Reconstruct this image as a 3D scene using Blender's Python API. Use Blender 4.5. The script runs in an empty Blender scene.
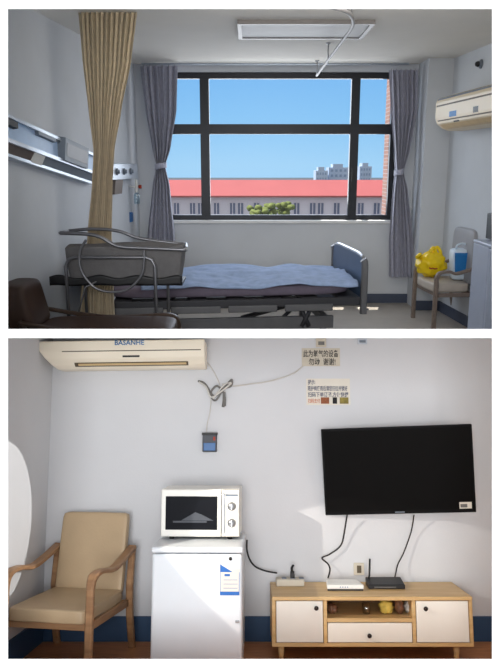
import bpy, bmesh, math, random
from math import sin, cos, tan, atan, pi, radians as R
from mathutils import Vector as V, Matrix as Mx, noise
random.seed(7)
C = bpy.context.scene.collection
SC = bpy.context.scene

# ------------------------------------------------------------------ camera
F, CX, CY = 700.0, 250.0, 333.5
PA = atan((CY - 165) / F)             # camera looks down in the upper room
PB = -atan((435 - CY) / F)            # and up in the lower room
EYE = {'A': 1.46, 'B': 1.079}
M_A = Mx.Identity(4)
M_CAM = Mx.Translation((0, 0, EYE['A'])) @ Mx.Rotation(-PA, 4, 'X')
M_B = Mx.Translation((0, 0, EYE['A'])) @ Mx.Rotation(-PA + PB, 4, 'X') @ Mx.Translation((0, 0, -EYE['B']))
ROOM = {'A': M_A, 'B': M_B, 'C': M_CAM}
DA, DB = 7.5, 3.9                     # distance to the far wall of each room

def P(room, x, y, Y):
    a = PA if room == 'A' else PB
    dx, dz = (x - CX) / F, -(y - CY) / F
    yy, zz = cos(a) + sin(a) * dz, -sin(a) + cos(a) * dz
    t = Y / yy
    return V((dx * t, Y, EYE[room] + zz * t))

cam_d = bpy.data.cameras.new('camera')
cam = bpy.data.objects.new('camera', cam_d); C.objects.link(cam)
cam_d.sensor_fit = 'HORIZONTAL'; cam_d.sensor_width = 36; cam_d.lens = F / 500 * 36
cam_d.clip_end = 2000
cam.matrix_world = M_CAM @ Mx.Rotation(pi / 2, 4, 'X')
SC.camera = cam

# ------------------------------------------------------------------ materials
def lin(c):
    return tuple(((v / 255) / 12.92 if v / 255 <= 0.04045 else ((v / 255 + 0.055) / 1.055) ** 2.4) for v in c) + (1,)

def mat(name, rgb, rough=0.6, metal=0.0, var=0.06, scale=12.0, bump=0.0, bscale=60.0, spec=0.4, sheen=0.0, stretch=None, var2=None):
    m = bpy.data.materials.new(name); m.use_nodes = True
    nt = m.node_tree; b = nt.nodes['Principled BSDF']
    b.inputs['Roughness'].default_value = rough; b.inputs['Metallic'].default_value = metal
    b.inputs['Specular IOR Level'].default_value = spec
    if sheen: b.inputs['Sheen Weight'].default_value = sheen
    tc = nt.nodes.new('ShaderNodeTexCoord'); src = tc.outputs['Object']
    if stretch:
        mp = nt.nodes.new('ShaderNodeMapping'); mp.inputs['Scale'].default_value = stretch
        nt.links.new(src, mp.inputs['Vector']); src = mp.outputs['Vector']
    n = nt.nodes.new('ShaderNodeTexNoise'); n.inputs['Scale'].default_value = scale; n.inputs['Detail'].default_value = 4
    nt.links.new(src, n.inputs['Vector'])
    r = nt.nodes.new('ShaderNodeValToRGB')
    c = lin(rgb)
    lo = lin(var2) if var2 else tuple(v * (1 - var) for v in c[:3]) + (1,)
    hi = c if var2 else tuple(min(1, v * (1 + var)) for v in c[:3]) + (1,)
    r.color_ramp.elements[0].color = lo; r.color_ramp.elements[1].color = hi
    r.color_ramp.elements[0].position = .3; r.color_ramp.elements[1].position = .7
    nt.links.new(n.outputs['Fac'], r.inputs['Fac']); nt.links.new(r.outputs['Color'], b.inputs['Base Color'])
    if bump:
        n2 = nt.nodes.new('ShaderNodeTexNoise'); n2.inputs['Scale'].default_value = bscale
        nt.links.new(src, n2.inputs['Vector'])
        bp = nt.nodes.new('ShaderNodeBump'); bp.inputs['Strength'].default_value = bump; bp.inputs['Distance'].default_value = .01
        nt.links.new(n2.outputs['Fac'], bp.inputs['Height']); nt.links.new(bp.outputs['Normal'], b.inputs['Normal'])
    return m

def glass_mat(name, tint=(1, 1, 1), gloss=0.05, rough=0.02):
    m = bpy.data.materials.new(name); m.use_nodes = True; nt = m.node_tree; nt.nodes.clear()
    o = nt.nodes.new('ShaderNodeOutputMaterial'); t = nt.nodes.new('ShaderNodeBsdfTransparent'); g = nt.nodes.new('ShaderNodeBsdfGlossy')
    t.inputs['Color'].default_value = tuple(tint) + (1,); g.inputs['Roughness'].default_value = rough
    x = nt.nodes.new('ShaderNodeMixShader'); x.inputs['Fac'].default_value = gloss
    nt.links.new(t.outputs[0], x.inputs[1]); nt.links.new(g.outputs[0], x.inputs[2]); nt.links.new(x.outputs[0], o.inputs['Surface'])
    return m

def brick_mat(name, c1, c2, mortar, scale=6.0):
    m = bpy.data.materials.new(name); m.use_nodes = True; nt = m.node_tree; b = nt.nodes['Principled BSDF']
    tc = nt.nodes.new('ShaderNodeTexCoord'); mp = nt.nodes.new('ShaderNodeMapping'); mp.inputs['Rotation'].default_value = (pi / 2, 0, 0)
    br = nt.nodes.new('ShaderNodeTexBrick'); br.inputs['Scale'].default_value = scale
    br.inputs['Color1'].default_value = lin(c1); br.inputs['Color2'].default_value = lin(c2); br.inputs['Mortar'].default_value = lin(mortar)
    nt.links.new(tc.outputs['Object'], mp.inputs['Vector']); nt.links.new(mp.outputs['Vector'], br.inputs['Vector'])
    nt.links.new(br.outputs['Color'], b.inputs['Base Color']); b.inputs['Roughness'].default_value = .9
    return m

M = {}
M['facade'] = mat('white_plaster', (252, 252, 252), .9, var=.0, bump=.02)
M['wallA'] = mat('painted_wall_upper', (204, 208, 213), .75, var=.03, scale=3, bump=.05, bscale=120)
M['ceilA'] = mat('painted_ceiling', (226, 222, 214), .85, var=.02, scale=3)
M['floorA'] = mat('vinyl_floor_upper', (176, 168, 158), .35, var=.07, scale=5, spec=.5)
M['baseA'] = mat('blue_baseboard', (74, 82, 100), .5, var=.05)
M['wallB'] = mat('painted_wall_lower', (212, 213, 216), .75, var=.02, scale=3, bump=.05, bscale=120)
M['ceilB'] = mat('painted_slab', (235, 235, 235), .9, var=.02)
M['floorB'] = mat('vinyl_floor_lower', (196, 134, 86), .4, scale=6, var2=(168, 110, 68), stretch=(2, 12, 1))
M['baseB'] = mat('navy_baseboard', (44, 74, 108), .5, var=.06)
M['wframe'] = mat('dark_aluminium', (34, 36, 42), .4, metal=.3, var=.04)
M['sill'] = mat('sill_stone', (225, 226, 226), .5, var=.03)
M['glass'] = glass_mat('window_glass', (.98, .99, 1), .012, .4)
M['curtG'] = mat('grey_curtain_cloth', (166, 167, 182), .85, scale=30, var=.12, bump=.15, bscale=200, sheen=.2)
M['curtB'] = mat('beige_curtain_cloth', (202, 186, 158), .85, scale=25, var=.08, bump=.15, bscale=200, sheen=.2)
M['darksteel'] = mat('dark_steel_tube', (122, 122, 126), .35, metal=.7, var=.05)
M['steel'] = mat('steel', (170, 172, 176), .3, metal=.85, var=.04)
M['alu'] = mat('brushed_aluminium', (196, 204, 214), .35, metal=.4, var=.04)
M['whiteplastic'] = mat('white_plastic', (232, 232, 228), .4, var=.02)
M['panelblue'] = mat('pale_blue_panel', (176, 204, 238), .45, var=.04)
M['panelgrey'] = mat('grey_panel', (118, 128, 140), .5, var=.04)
M['panelbrown'] = mat('dim_brown_panel', (112, 100, 92), .6, var=.05)
M['blackplastic'] = mat('black_plastic', (22, 22, 24), .45, var=.05)
M['mattress'] = mat('mattress_cover', (118, 108, 122), .85, var=.06, scale=20)
M['blanket'] = mat('blue_duvet', (152, 172, 206), .9, scale=14, var=.12, bump=.5, bscale=22)
M['bedgrey'] = mat('grey_bed_steel', (104, 104, 106), .45, metal=.3, var=.05)
M['beddark'] = mat('dark_bed_frame', (58, 58, 62), .5, metal=.2, var=.05)
M['footblue'] = mat('slate_blue_board', (86, 106, 134), .4, var=.06, scale=6)
M['basket'] = mat('grey_quilted_cloth', (104, 102, 102), .9, var=.08, scale=20, bump=.2, bscale=60)
M['leather'] = mat('brown_leather', (64, 44, 33), .5, var=.1, scale=8, bump=.1)
M['backgrey'] = mat('grey_backrest_vinyl', (160, 160, 164), .5, var=.04)
M['darkwood'] = mat('dark_brown_wood', (70, 54, 44), .45, scale=4, var=.15, stretch=(1, 8, 8))
M['greywood'] = mat('worn_grey_wood', (128, 114, 104), .5, scale=4, var=.1, stretch=(1, 8, 8))
M['seatcream'] = mat('cream_vinyl', (188, 178, 166), .5, var=.05)
M['tan'] = mat('tan_vinyl', (182, 158, 126), .45, var=.05, scale=6, bump=.06, bscale=90)
M['brownwood'] = mat('walnut_armrest_wood', (168, 130, 94), .4, scale=3, var2=(138, 102, 72), stretch=(2, 2, 14))
M['yellow'] = mat('yellow_plastic_film', (246, 212, 14), .35, var=.06, scale=6, spec=.5)
M['red'] = mat('red_print', (170, 60, 40), .6)
M['bagwhite'] = mat('white_bag', (214, 228, 240), .5, var=.04)
M['bagblue'] = mat('blue_print', (28, 118, 186), .5, var=.04)
M['acA'] = mat('yellowed_ac_plastic', (226, 208, 178), .4, var=.03, scale=4)
M['acB'] = mat('cream_ac_plastic', (250, 240, 220), .4, var=.03, scale=4)
M['acslot'] = mat('dark_slot', (92, 80, 62), .6)
M['acflap'] = mat('tan_louver', (214, 186, 140), .45)
M['acblue'] = mat('blue_lettering', (40, 110, 170), .5)
M['lightpanel'] = mat('grey_light_diffuser', (178, 178, 178), .5, var=.03, stretch=(1, 20, 1))
M['lightframe'] = mat('light_frame_metal', (112, 110, 110), .4, metal=.4)
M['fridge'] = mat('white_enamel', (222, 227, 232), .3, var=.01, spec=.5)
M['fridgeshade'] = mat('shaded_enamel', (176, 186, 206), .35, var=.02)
M['fridgeside'] = mat('shadow_grey_enamel', (176, 172, 164), .4, var=.03)
M['microbody'] = mat('cream_white_enamel', (240, 238, 230), .35, var=.02)
M['microglass'] = mat('black_oven_glass', (16, 18, 24), .4, var=.1, spec=.06)
M['micropanel'] = mat('silver_control_panel', (208, 202, 190), .35, metal=.2)
M['tvblack'] = mat('black_tv_bezel', (12, 12, 13), .5, spec=.1)
M['tvscreen'] = mat('matte_black_screen', (9, 8, 8), .6, var=.05, spec=.08)
M['oak'] = mat('light_oak', (216, 184, 132), .45, scale=3, var2=(196, 158, 104), stretch=(1, 10, 12))
M['oakshade'] = mat('shaded_oak_interior', (104, 76, 48), .6, scale=3, var=.1, stretch=(1, 10, 12))  # oak darkened, shade of the cabinet interior put into the colour
M['doorwhite'] = mat('ivory_door', (240, 236, 226), .45, var=.015)
M['knob'] = mat('dark_bronze_knob', (52, 44, 40), .35, metal=.6)
M['paper'] = mat('paper', (226, 220, 208), .8, var=.03)
M['paper2'] = mat('cream_paper', (206, 198, 182), .8, var=.05)
M['ink'] = mat('black_ink', (40, 38, 40), .8)
M['inkblue'] = mat('navy_ink', (48, 58, 92), .8)
M['inkorange'] = mat('orange_ink', (196, 104, 60), .8)
M['picbrown'] = mat('brown_picture', (150, 88, 56), .7, var=.3, scale=60)
M['picolive'] = mat('olive_picture', (136, 122, 60), .7, var=.3, scale=60)
M['cablewhite'] = mat('white_cable', (206, 202, 196), .5)
M['cablegrey'] = mat('grey_cable', (112, 110, 106), .5)
M['cableblack'] = mat('black_cable', (30, 28, 28), .5)
M['devgrey'] = mat('dark_grey_device', (66, 70, 78), .5)
M['devblue'] = mat('blue_device', (34, 96, 156), .4)
M['labelblue'] = mat('blue_sticker', (30, 100, 180), .5)
M['gold'] = mat('gold_sticker', (206, 176, 90), .5)
M['snackyellow'] = mat('yellow_wrapper', (224, 196, 96), .35, var=.2, scale=40)
M['snackbrown'] = mat('brown_wrapper', (120, 84, 62), .4, var=.25, scale=40)
M['clearbag'] = mat('pale_wrapper', (206, 200, 190), .3, var=.15, scale=40)
M['roofred'] = mat('red_roof_sheet', (184, 98, 94), .8, var=.05, scale=.2)
M['extwall'] = mat('pale_pink_render', (232, 226, 234), .9, var=.04, scale=.3)
M['extwin'] = mat('dim_pane', (112, 120, 146), .3)
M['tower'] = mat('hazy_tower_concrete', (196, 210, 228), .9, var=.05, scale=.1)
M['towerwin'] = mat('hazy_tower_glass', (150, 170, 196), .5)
M['leaf'] = mat('yellow_green_leaves', (118, 128, 62), .8, var=.3, scale=3)
M['trunk'] = mat('bark', (80, 66, 54), .9)
M['ground'] = mat('street_ground', (92, 96, 98), .9, var=.1, scale=.05)
M['brick'] = brick_mat('brown_brick', (196, 150, 132), (176, 132, 118), (205, 196, 190), 5)
M['slat'] = M['alu']

# ------------------------------------------------------------------ mesh builder
class MB:
    def __init__(s): s.bm = bmesh.new()
    def _merge(s, t, m=None, smooth=False):
        if m is not None: bmesh.ops.transform(t, matrix=m, verts=t.verts)
        for f in t.faces: f.smooth = smooth
        me = bpy.data.meshes.new('t'); t.to_mesh(me); t.free(); s.bm.from_mesh(me); bpy.data.meshes.remove(me)
        return s
    def box(s, lo, hi, bev=0.0, m=None, seg=2):
        t = bmesh.new(); bmesh.ops.create_cube(t, size=1)
        lo, hi = V(lo), V(hi); d = hi - lo
        for v in t.verts: v.co = V(((v.co.x + .5) * d.x + lo.x, (v.co.y + .5) * d.y + lo.y, (v.co.z + .5) * d.z + lo.z))
        if bev > 0: bmesh.ops.bevel(t, geom=list(t.edges), offset=min(bev, min(abs(d.x), abs(d.y), abs(d.z)) * .49), segments=seg, affect='EDGES', profile=.5)
        return s._merge(t, m, False)
    def prism(s, pts, axis, a0, a1, m=None, bev=0.0):
        """pts: 2-D outline; axis: extrusion axis; for 'x' pts=(y,z), 'y' pts=(x,z), 'z' pts=(x,y)"""
        def mk(p, h):
            return V((h, p[0], p[1])) if axis == 'x' else V((p[0], h, p[1])) if axis == 'y' else V((p[0], p[1], h))
        t = bmesh.new()
        A = [t.verts.new(mk(p, a0)) for p in pts]; B = [t.verts.new(mk(p, a1)) for p in pts]
        n = len(pts); t.faces.new(A[::-1]); t.faces.new(B)
        for i in range(n): t.faces.new((A[i], A[(i + 1) % n], B[(i + 1) % n], B[i]))
        bmesh.ops.recalc_face_normals(t, faces=t.faces)
        if bev: bmesh.ops.bevel(t, geom=list(t.edges), offset=bev, segments=2, affect='EDGES', profile=.5)
        return s._merge(t, m)
    def tube(s, pts, r, seg=10, m=None, closed=False, radii=None):
        pts = [V(p) for p in pts]; n = len(pts); t = bmesh.new(); rings = []
        up = None
        for i, p in enumerate(pts):
            if closed: d = pts[(i + 1) % n] - pts[i - 1]
            else: d = pts[min(i + 1, n - 1)] - pts[max(i - 1, 0)]
            d = d.normalized() if d.length > 1e-9 else V((0, 0, 1))
            if up is None: up = V((0, 0, 1)) if abs(d.z) < .9 else V((0, 1, 0))
            u = (up - d * up.dot(d))
            u = u.normalized() if u.length > 1e-6 else d.orthogonal().normalized()
            up = u; w = d.cross(u); rr = radii[i] if radii else r
            rings.append([t.verts.new(p + (u * cos(2 * pi * k / seg) + w * sin(2 * pi * k / seg)) * rr) for k in range(seg)])
        for i in range(n if closed else n - 1):
            a, b = rings[i], rings[(i + 1) % n]
            for k in range(seg): t.faces.new((a[k], a[(k + 1) % seg], b[(k + 1) % seg], b[k]))
        if not closed: t.faces.new(rings[0][::-1]); t.faces.new(rings[-1])
        bmesh.ops.recalc_face_normals(t, faces=t.faces)
        return s._merge(t, m, True)
    def bar(s, pts, w, h, m=None, side=None):
        """rectangular-section bar along a path; side = direction of width"""
        pts = [V(p) for p in pts]; n = len(pts); t = bmesh.new(); rings = []; side = V(side or (1, 0, 0)).normalized()
        for i, p in enumerate(pts):
            d = (pts[min(i + 1, n - 1)] - pts[max(i - 1, 0)]).normalized(); u = side; v = d.cross(u).normalized()
            ww = w[i] if isinstance(w, (list, tuple)) else w; hh = h[i] if isinstance(h, (list, tuple)) else h
            rings.append([t.verts.new(p + u * a * ww / 2 + v * b * hh / 2) for a, b in ((-1, -.6), (-.6, -1), (.6, -1), (1, -.6), (1, .6), (.6, 1), (-.6, 1), (-1, .6))])
        for i in range(n - 1):
            a, b = rings[i], rings[i + 1]
            for k in range(8): t.faces.new((a[k], a[(k + 1) % 8], b[(k + 1) % 8], b[k]))
        t.faces.new(rings[0][::-1]); t.faces.new(rings[-1]); bmesh.ops.recalc_face_normals(t, faces=t.faces)
        return s._merge(t, m, False)
    def lathe(s, prof, seg=16, m=None):
        t = bmesh.new(); rings = [[t.verts.new((r * cos(2 * pi * k / seg), r * sin(2 * pi * k / seg), z)) for k in range(seg)] for r, z in prof]
        for a, b in zip(rings, rings[1:]):
            for k in range(seg): t.faces.new((a[k], a[(k + 1) % seg], b[(k + 1) % seg], b[k]))
        t.faces.new(rings[0][::-1]); t.faces.new(rings[-1]); bmesh.ops.recalc_face_normals(t, faces=t.faces)
        return s._merge(t, m, True)
    def grid(s, fn, nu, nv, m=None, thick=0.0):
        t = bmesh.new(); g = [[t.verts.new(fn(i / nu, j / nv)) for i in range(nu + 1)] for j in range(nv + 1)]
        for j in range(nv):
            for i in range(nu): t.faces.new((g[j][i], g[j][i + 1], g[j + 1][i + 1], g[j + 1][i]))
        if thick:
            bmesh.ops.recalc_face_normals(t, faces=t.faces)
            bmesh.ops.solidify(t, geom=list(t.faces), thickness=thick)
        bmesh.ops.recalc_face_normals(t, faces=t.faces)
        return s._merge(t, m, True)
    def puff(s, lo, hi, e=.35, amp=0.0, ns=6.0, m=None, sub=14, seed=0, fn=None):
        """cushion: rounded, slightly wrinkled box"""
        t = bmesh.new(); bmesh.ops.create_cube(t, size=2); bmesh.ops.subdivide_edges(t, edges=t.edges, cuts=sub, use_grid_fill=True)
        lo, hi = V(lo), V(hi); c = (lo + hi) / 2; h = (hi - lo) / 2
        for v in t.verts:
            p = v.co.copy(); q = p.normalized() * (max(abs(p.x), abs(p.y), abs(p.z)))
            ex = 8 if e >= .1 else 22; k = (abs(p.x) ** ex + abs(p.y) ** ex + abs(p.z) ** ex) ** (1 / ex)
            rr = p / max(k, 1e-6) * max(abs(p.x), abs(p.y), abs(p.z))
            p = rr.lerp(q, e)
            w = V((p.x * h.x, p.y * h.y, p.z * h.z)) + c
            if amp: w += (v.co.normalized()) * amp * noise.noise(w * ns + V((seed, seed * 2, 0)))
            if fn: w = fn(w, p)
            v.co = w
        return s._merge(t, m, True)
    def blob(s, c, r, amp=.2, ns=3, sub=3, m=None, seed=0):
        t = bmesh.new(); bmesh.ops.create_icosphere(t, subdivisions=sub, radius=1)
        for v in t.verts:
            n = v.co.normalized(); k = 1 + amp * noise.noise(n * ns + V((seed, 0, seed)))
            v.co = V((n.x * r[0] * k + c[0], n.y * r[1] * k + c[1], n.z * r[2] * k + c[2]))
        return s._merge(t, m, True)
    def mesh(s, me, m=None):
        t = bmesh.new(); t.from_mesh(me); return s._merge(t, m)
    def build(s, name, material, parent=None, room='A', loc=None, rot=None):
        inv = None
        if parent is not None:
            inv = LOCAL.get(parent.name)
            if inv is not None and s_room(s): bmesh.ops.transform(s.bm, matrix=inv.inverted(), verts=s.bm.verts)
        me = bpy.data.meshes.new(name); 
        L = None
        if parent is None:
            if loc is None:
                vs = [v.co for v in s.bm.verts]
                loc = V(((min(v.x for v in vs) + max(v.x for v in vs)) / 2, (min(v.y for v in vs) + max(v.y for v in vs)) / 2, min(v.z for v in vs)))
                bmesh.ops.translate(s.bm, vec=-loc, verts=s.bm.verts)
            L = Mx.Translation(loc)
            if rot is not None: L = L @ rot
        s.bm.to_mesh(me); s.bm.free(); me.materials.append(material)
        o = bpy.data.objects.new(name, me); C.objects.link(o)
        if parent is None: o.matrix_world = ROOM[room] @ L; LOCAL[o.name] = L
        else:
            o.parent = parent
            if parent.name in LOCAL and s_room(s): LOCAL[o.name] = LOCAL[parent.name]
        return o

LOCAL = {}
def s_room(s): return getattr(s, 'in_room', False)
def RB():
    """mesh builder whose vertices are given in room coordinates"""
    b = MB(); b.in_room = True; return b

def tag(o, label=None, cat=None, group=None, kind=None):
    if label: o['label'] = label
    if cat: o['category'] = cat
    if group: o['group'] = group
    if kind: o['kind'] = kind
    return o
def thing(name, label, cat, room, loc, rz=0.0, group=None, rot=None):
    o = bpy.data.objects.new(name, None); C.objects.link(o); o.empty_display_size = .1
    L = Mx.Translation(V(loc)) @ (rot if rot is not None else Mx.Rotation(rz, 4, 'Z'))
    o.matrix_world = ROOM[room] @ L; LOCAL[o.name] = L
    return tag(o, label, cat, group)
def struct(o): o['kind'] = 'structure'; return o

def text_mb(mb, body, size, m, width=None, ext=.0006):
    cu = bpy.data.curves.new('txt', 'FONT'); cu.body = body; cu.size = size; cu.extrude = ext; cu.align_x = 'LEFT'; cu.resolution_u = 2; cu.offset = size * .012
    o = bpy.data.objects.new('txt', cu); C.objects.link(o)
    dg = bpy.context.evaluated_depsgraph_get(); me = bpy.data.meshes.new_from_object(o.evaluated_get(dg))
    xs = [v.co.x for v in me.vertices] or [0, 1]
    if width:
        k = width / max(1e-6, max(xs) - min(xs)); x0 = min(xs)
        for v in me.vertices: v.co.x = (v.co.x - x0) * k
    mb.mesh(me, m); bpy.data.meshes.remove(me); bpy.data.objects.remove(o); bpy.data.curves.remove(cu)
    return mb
FACE = Mx.Rotation(pi / 2, 4, 'X')     # text plane turned to face -Y

def spline(pts, n=8):
    pts = [V(p) for p in pts]; out = []
    for i in range(len(pts) - 1):
        p0, p1, p2, p3 = pts[max(i - 1, 0)], pts[i], pts[i + 1], pts[min(i + 2, len(pts) - 1)]
        for k in range(n):
            t = k / n
            out.append(.5 * ((2 * p1) + (p2 - p0) * t + (2 * p0 - 5 * p1 + 4 * p2 - p3) * t * t + (3 * p1 - p0 - 3 * p2 + p3) * t ** 3))
    out.append(pts[-1]); return out

# ------------------------------------------------------------------ the shell
# front wall with the two viewing openings (camera frame: x, forward, up)
DF = 2.6; TH = .1
def fx(x): return (x - CX) / F * DF
def fz(y): return (CY - y) / F * DF
b = MB()
OUT = 3.2
KB = (DF + TH) / DF
def bk(p): return (p[0] * KB * 1.006, p[1] * KB * 1.006)
def ring(x0, x1, y0, y1):      # one opening: front rectangle and its splayed back edge
    return [(fx(x0), fz(y1)), (fx(x1), fz(y1)), (fx(x1), fz(y0)), (fx(x0), fz(y0))]
def slabface(poly, polyb):
    t = bmesh.new(); A = [t.verts.new((p[0], DF, p[1])) for p in poly]; B = [t.verts.new((p[0], DF + TH, p[1])) for p in polyb]; n = len(poly)
    t.faces.new(A); t.faces.new(B[::-1])
    for i in range(n): t.faces.new((A[i], B[i], B[(i + 1) % n], A[(i + 1) % n]))
    bmesh.ops.recalc_face_normals(t, faces=t.faces); b._merge(t)
XL, XRr, ZT, ZB = fx(8), fx(492), 2.2, -2.4
BL, BR = fx(8) * KB * 1.006, fx(492) * KB * 1.006
slabface([(-OUT, ZB), (XL, ZB), (XL, ZT), (-OUT, ZT)], [(-OUT, ZB), (BL, ZB), (BL, ZT), (-OUT, ZT)])
slabface([(XRr, ZB), (OUT, ZB), (OUT, ZT), (XRr, ZT)], [(BR, ZB), (OUT, ZB), (OUT, ZT), (BR, ZT)])
tA, bA, tB, bB = fz(9), fz(329), fz(338), fz(659)
slabface([(XL, tA), (XRr, tA), (XRr, ZT), (XL, ZT)], [(BL, tA * KB * 1.006), (BR, tA * KB * 1.006), (BR, ZT), (BL, ZT)])
slabface([(XL, tB), (XRr, tB), (XRr, bA), (XL, bA)], [(BL, fz(336.5) * KB), (BR, fz(336.5) * KB), (BR, fz(329.6) * KB), (BL, fz(329.6) * KB)])
slabface([(XL, ZB), (XRr, ZB), (XRr, bB), (XL, bB)], [(BL, ZB), (BR, ZB), (BR, bB * KB * 1.006), (BL, bB * KB * 1.006)])
struct(b.build('wall_front', M['facade'], room='C'))
# slab between the two rooms
def sz(y, d): return (CY - y) / F * d
b = MB(); d0, d1 = DF + TH, 4.06
b.prism([(d0, sz(329.6, d0)), (d1, sz(329.6, d1)), (d1, sz(336.5, d1)), (d0, sz(336.5, d0))], 'x', -1.75, 2.2)
struct(b.build('ceiling', M['ceilB'], room='C'))

# --- upper room
def WL(y): return -1.17 - (DA - y) * .1           # left wall, slightly splayed
def WR(y): return 1.95 + (7.1 - y) * .0875        # right wall, slightly splayed
HC = 2.45
def zax(y): return EYE['A'] - y * tan(PA) + .012 * y / 3
def side_wall(fun, out, name):
    b = MB(); t = bmesh.new()
    prof = [(DA + .2, 0), (3.95, 0), (3.95, zax(3.95)), (2.66, zax(2.66)), (3.04, HC), (DA + .2, HC)]
    A = [t.verts.new((fun(y), y, z)) for y, z in prof]; B = [t.verts.new((fun(y) + out, y, z)) for y, z in prof]
    n = len(prof); t.faces.new(A); t.faces.new(B[::-1])
    for i in range(n): t.faces.new((A[i], B[i], B[(i + 1) % n], A[(i + 1) % n]))
    bmesh.ops.recalc_face_normals(t, faces=t.faces); b._merge(t)
    return struct(b.build(name, M['wallA']))
side_wall(WL, -.1, 'wall_left'); side_wall(WR, .1, 'wall_right')
b = MB(); b.box((-1.75, 2.9, HC), (2.6, DA + .2, HC + .12)); struct(b.build('ceiling', M['ceilA']))
b = MB(); b.box((-1.75, 3.95, -.12), (2.6, DA + .2, 0)); struct(b.build('floor', M['floorA']))
b = MB(); b.box((-1.7, 3.91, -.12), (2.35, 3.95, zax(3.95))); struct(b.build('trim_1', M['ceilB']))
wx0, wx1 = P('A', 158, 150, DA).x, P('A', 396, 150, DA).x
wz0, wz1 = P('A', 280, 220, DA).z, P('A', 280, 72, DA).z
b = MB(); b.box((-1.3, DA, 0), (wx0, DA + .2, HC)).box((wx1, DA, 0), (2.1, DA + .2, HC)).box((wx0, DA, 0), (wx1, DA + .2, wz0)).box((wx0, DA, wz1), (wx1, DA + .2, HC))
struct(b.build('wall_back', M['wallA']))
# column in the right corner
cx0 = P('A', 424, 150, 7.1).x
b = MB(); b.box((cx0, 7.1, 0), (WR(7.1), DA, HC)); struct(b.build('wall_corner', M['wallA']))
# baseboards
b = MB(); b.box((-1.17, DA - .015, 0), (cx0, DA, .1)); struct(b.build('baseboard_back', M['baseA']))
b = MB(); b.box((cx0, 7.085, 0), (WR(7.1), 7.1, .1)); struct(b.build('baseboard_corner', M['baseA']))
b = MB(); b.prism([(WR(7.085), 7.085), (WR(3.97), 3.97), (WR(3.97) - .015, 3.97), (WR(7.085) - .015, 7.085)], 'z', 0, .1); struct(b.build('baseboard_right', M['baseA']))
b = MB(); b.prism([(WL(DA - .016), DA - .016), (WL(3.97), 3.97), (WL(3.97) + .015, 3.97), (WL(DA - .016) + .015, DA - .016)], 'z', 0, .1); struct(b.build('baseboard_left', M['baseA']))

# window: frame with panes
win = bpy.data.objects.new('window_1', None); C.objects.link(win); win.location = ((wx0 + wx1) / 2, DA + .06, wz0); LOCAL[win.name] = Mx.Translation(win.location); struct(win)
FY0, FY1 = DA + .03, DA + .09
def wX(x): return P('A', x, 150, DA).x
def wZ(y): return P('A', 280, y, DA).z
b = RB()
b.box((wx0, FY0, wz1 - .06), (wx1, FY1, wz1)).box((wx0, FY0, wz0), (wx1, FY1, wz0 + .05))
b.box((wx0, FY0, wz0 + .05), (wx0 + .06, FY1, wz1 - .06)).box((wx1 - .06, FY0, wz0 + .05), (wx1, FY1, wz1 - .06))
tz0, tz1 = wZ(134), wZ(124)
b.box((wx0 + .06, FY0 - .012, tz0), (wx1 - .06, FY1, tz1))
ml0, ml1, mr0, mr1 = wX(200.5), wX(209.5), wX(350), wX(358.5)
for a, c in ((ml0, ml1), (mr0, mr1)):
    b.box((a, FY0 - .012, wz0 + .05), (c, FY1, tz0)).box((a, FY0 - .012, tz1), (c, FY1, wz1 - .06))
b.build('window_frame', M['wframe'], win)
for xa, xb in ((wx0 + .06, ml0), (ml1, mr0), (mr1, wx1 - .06)):
    for za, zb in ((wz0 + .05, tz0), (tz1, wz1 - .06)):
        q = RB(); q.box((xa, DA + .057, za), (xb, DA + .063, zb)); q.build('window_pane', M['glass'], win)
q = RB(); q.box((mr0 + .02, FY0 - .035, wZ(190)), (mr0 + .045, FY0 - .012, wZ(172))).box((mr0 + .025, FY0 - .05, wZ(182)), (mr0 + .04, FY0 - .03, wZ(168)), .004)
q.build('window_handle', M['blackplastic'], win)
q = RB(); q.box((wx0, DA - .04, wz0 - .035), (wx1, FY0, wz0), .006); q.build('window_sill', M['sill'], win)

# --- lower room
def WLB(y): return -1.103 - (DB - y) * .06
XR = 1.62; FB = 2.9
def zt(y): return EYE['B'] + y * tan(-PB) - .019 * y / 3.9
b = MB(); b.box((-1.7, DB, -.1), (1.72, DB + .06, zt(DB)));  struct(b.build('wall_back', M['wallB'], room='B'))
def side_wall_b(fun, out, name):
    b = MB(); t = bmesh.new(); prof = [(DB + .05, 0), (FB, 0), (2.70, zt(2.70)), (DB + .05, zt(DB + .05))]
    A = [t.verts.new((fun(y), y, z)) for y, z in prof]; B = [t.verts.new((fun(y) + out, y, z)) for y, z in prof]; n = 4
    t.faces.new(A); t.faces.new(B[::-1])
    for i in range(n): t.faces.new((A[i], B[i], B[(i + 1) % n], A[(i + 1) % n]))
    bmesh.ops.recalc_face_normals(t, faces=t.faces); b._merge(t); return struct(b.build(name, M['wallB'], room='B'))
side_wall_b(WLB, -.1, 'wall_left'); side_wall_b(lambda y: XR, .1, 'wall_right')
b = MB(); b.box((-1.7, FB - .02, -.1), (1.72, DB, 0)); struct(b.build('floor', M['floorB'], room='B'))
bh = P('B', 150, 616, DB).z
b = MB(); b.box((-1.10, DB - .012, 0), (XR, DB, bh)); struct(b.build('baseboard_back', M['baseB'], room='B'))
b = MB(); b.prism([(WLB(DB), DB), (WLB(FB), FB), (WLB(FB) + .012, FB), (WLB(DB) + .012, DB)], 'z', 0, bh); struct(b.build('baseboard_left', M['baseB'], room='B'))

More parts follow.
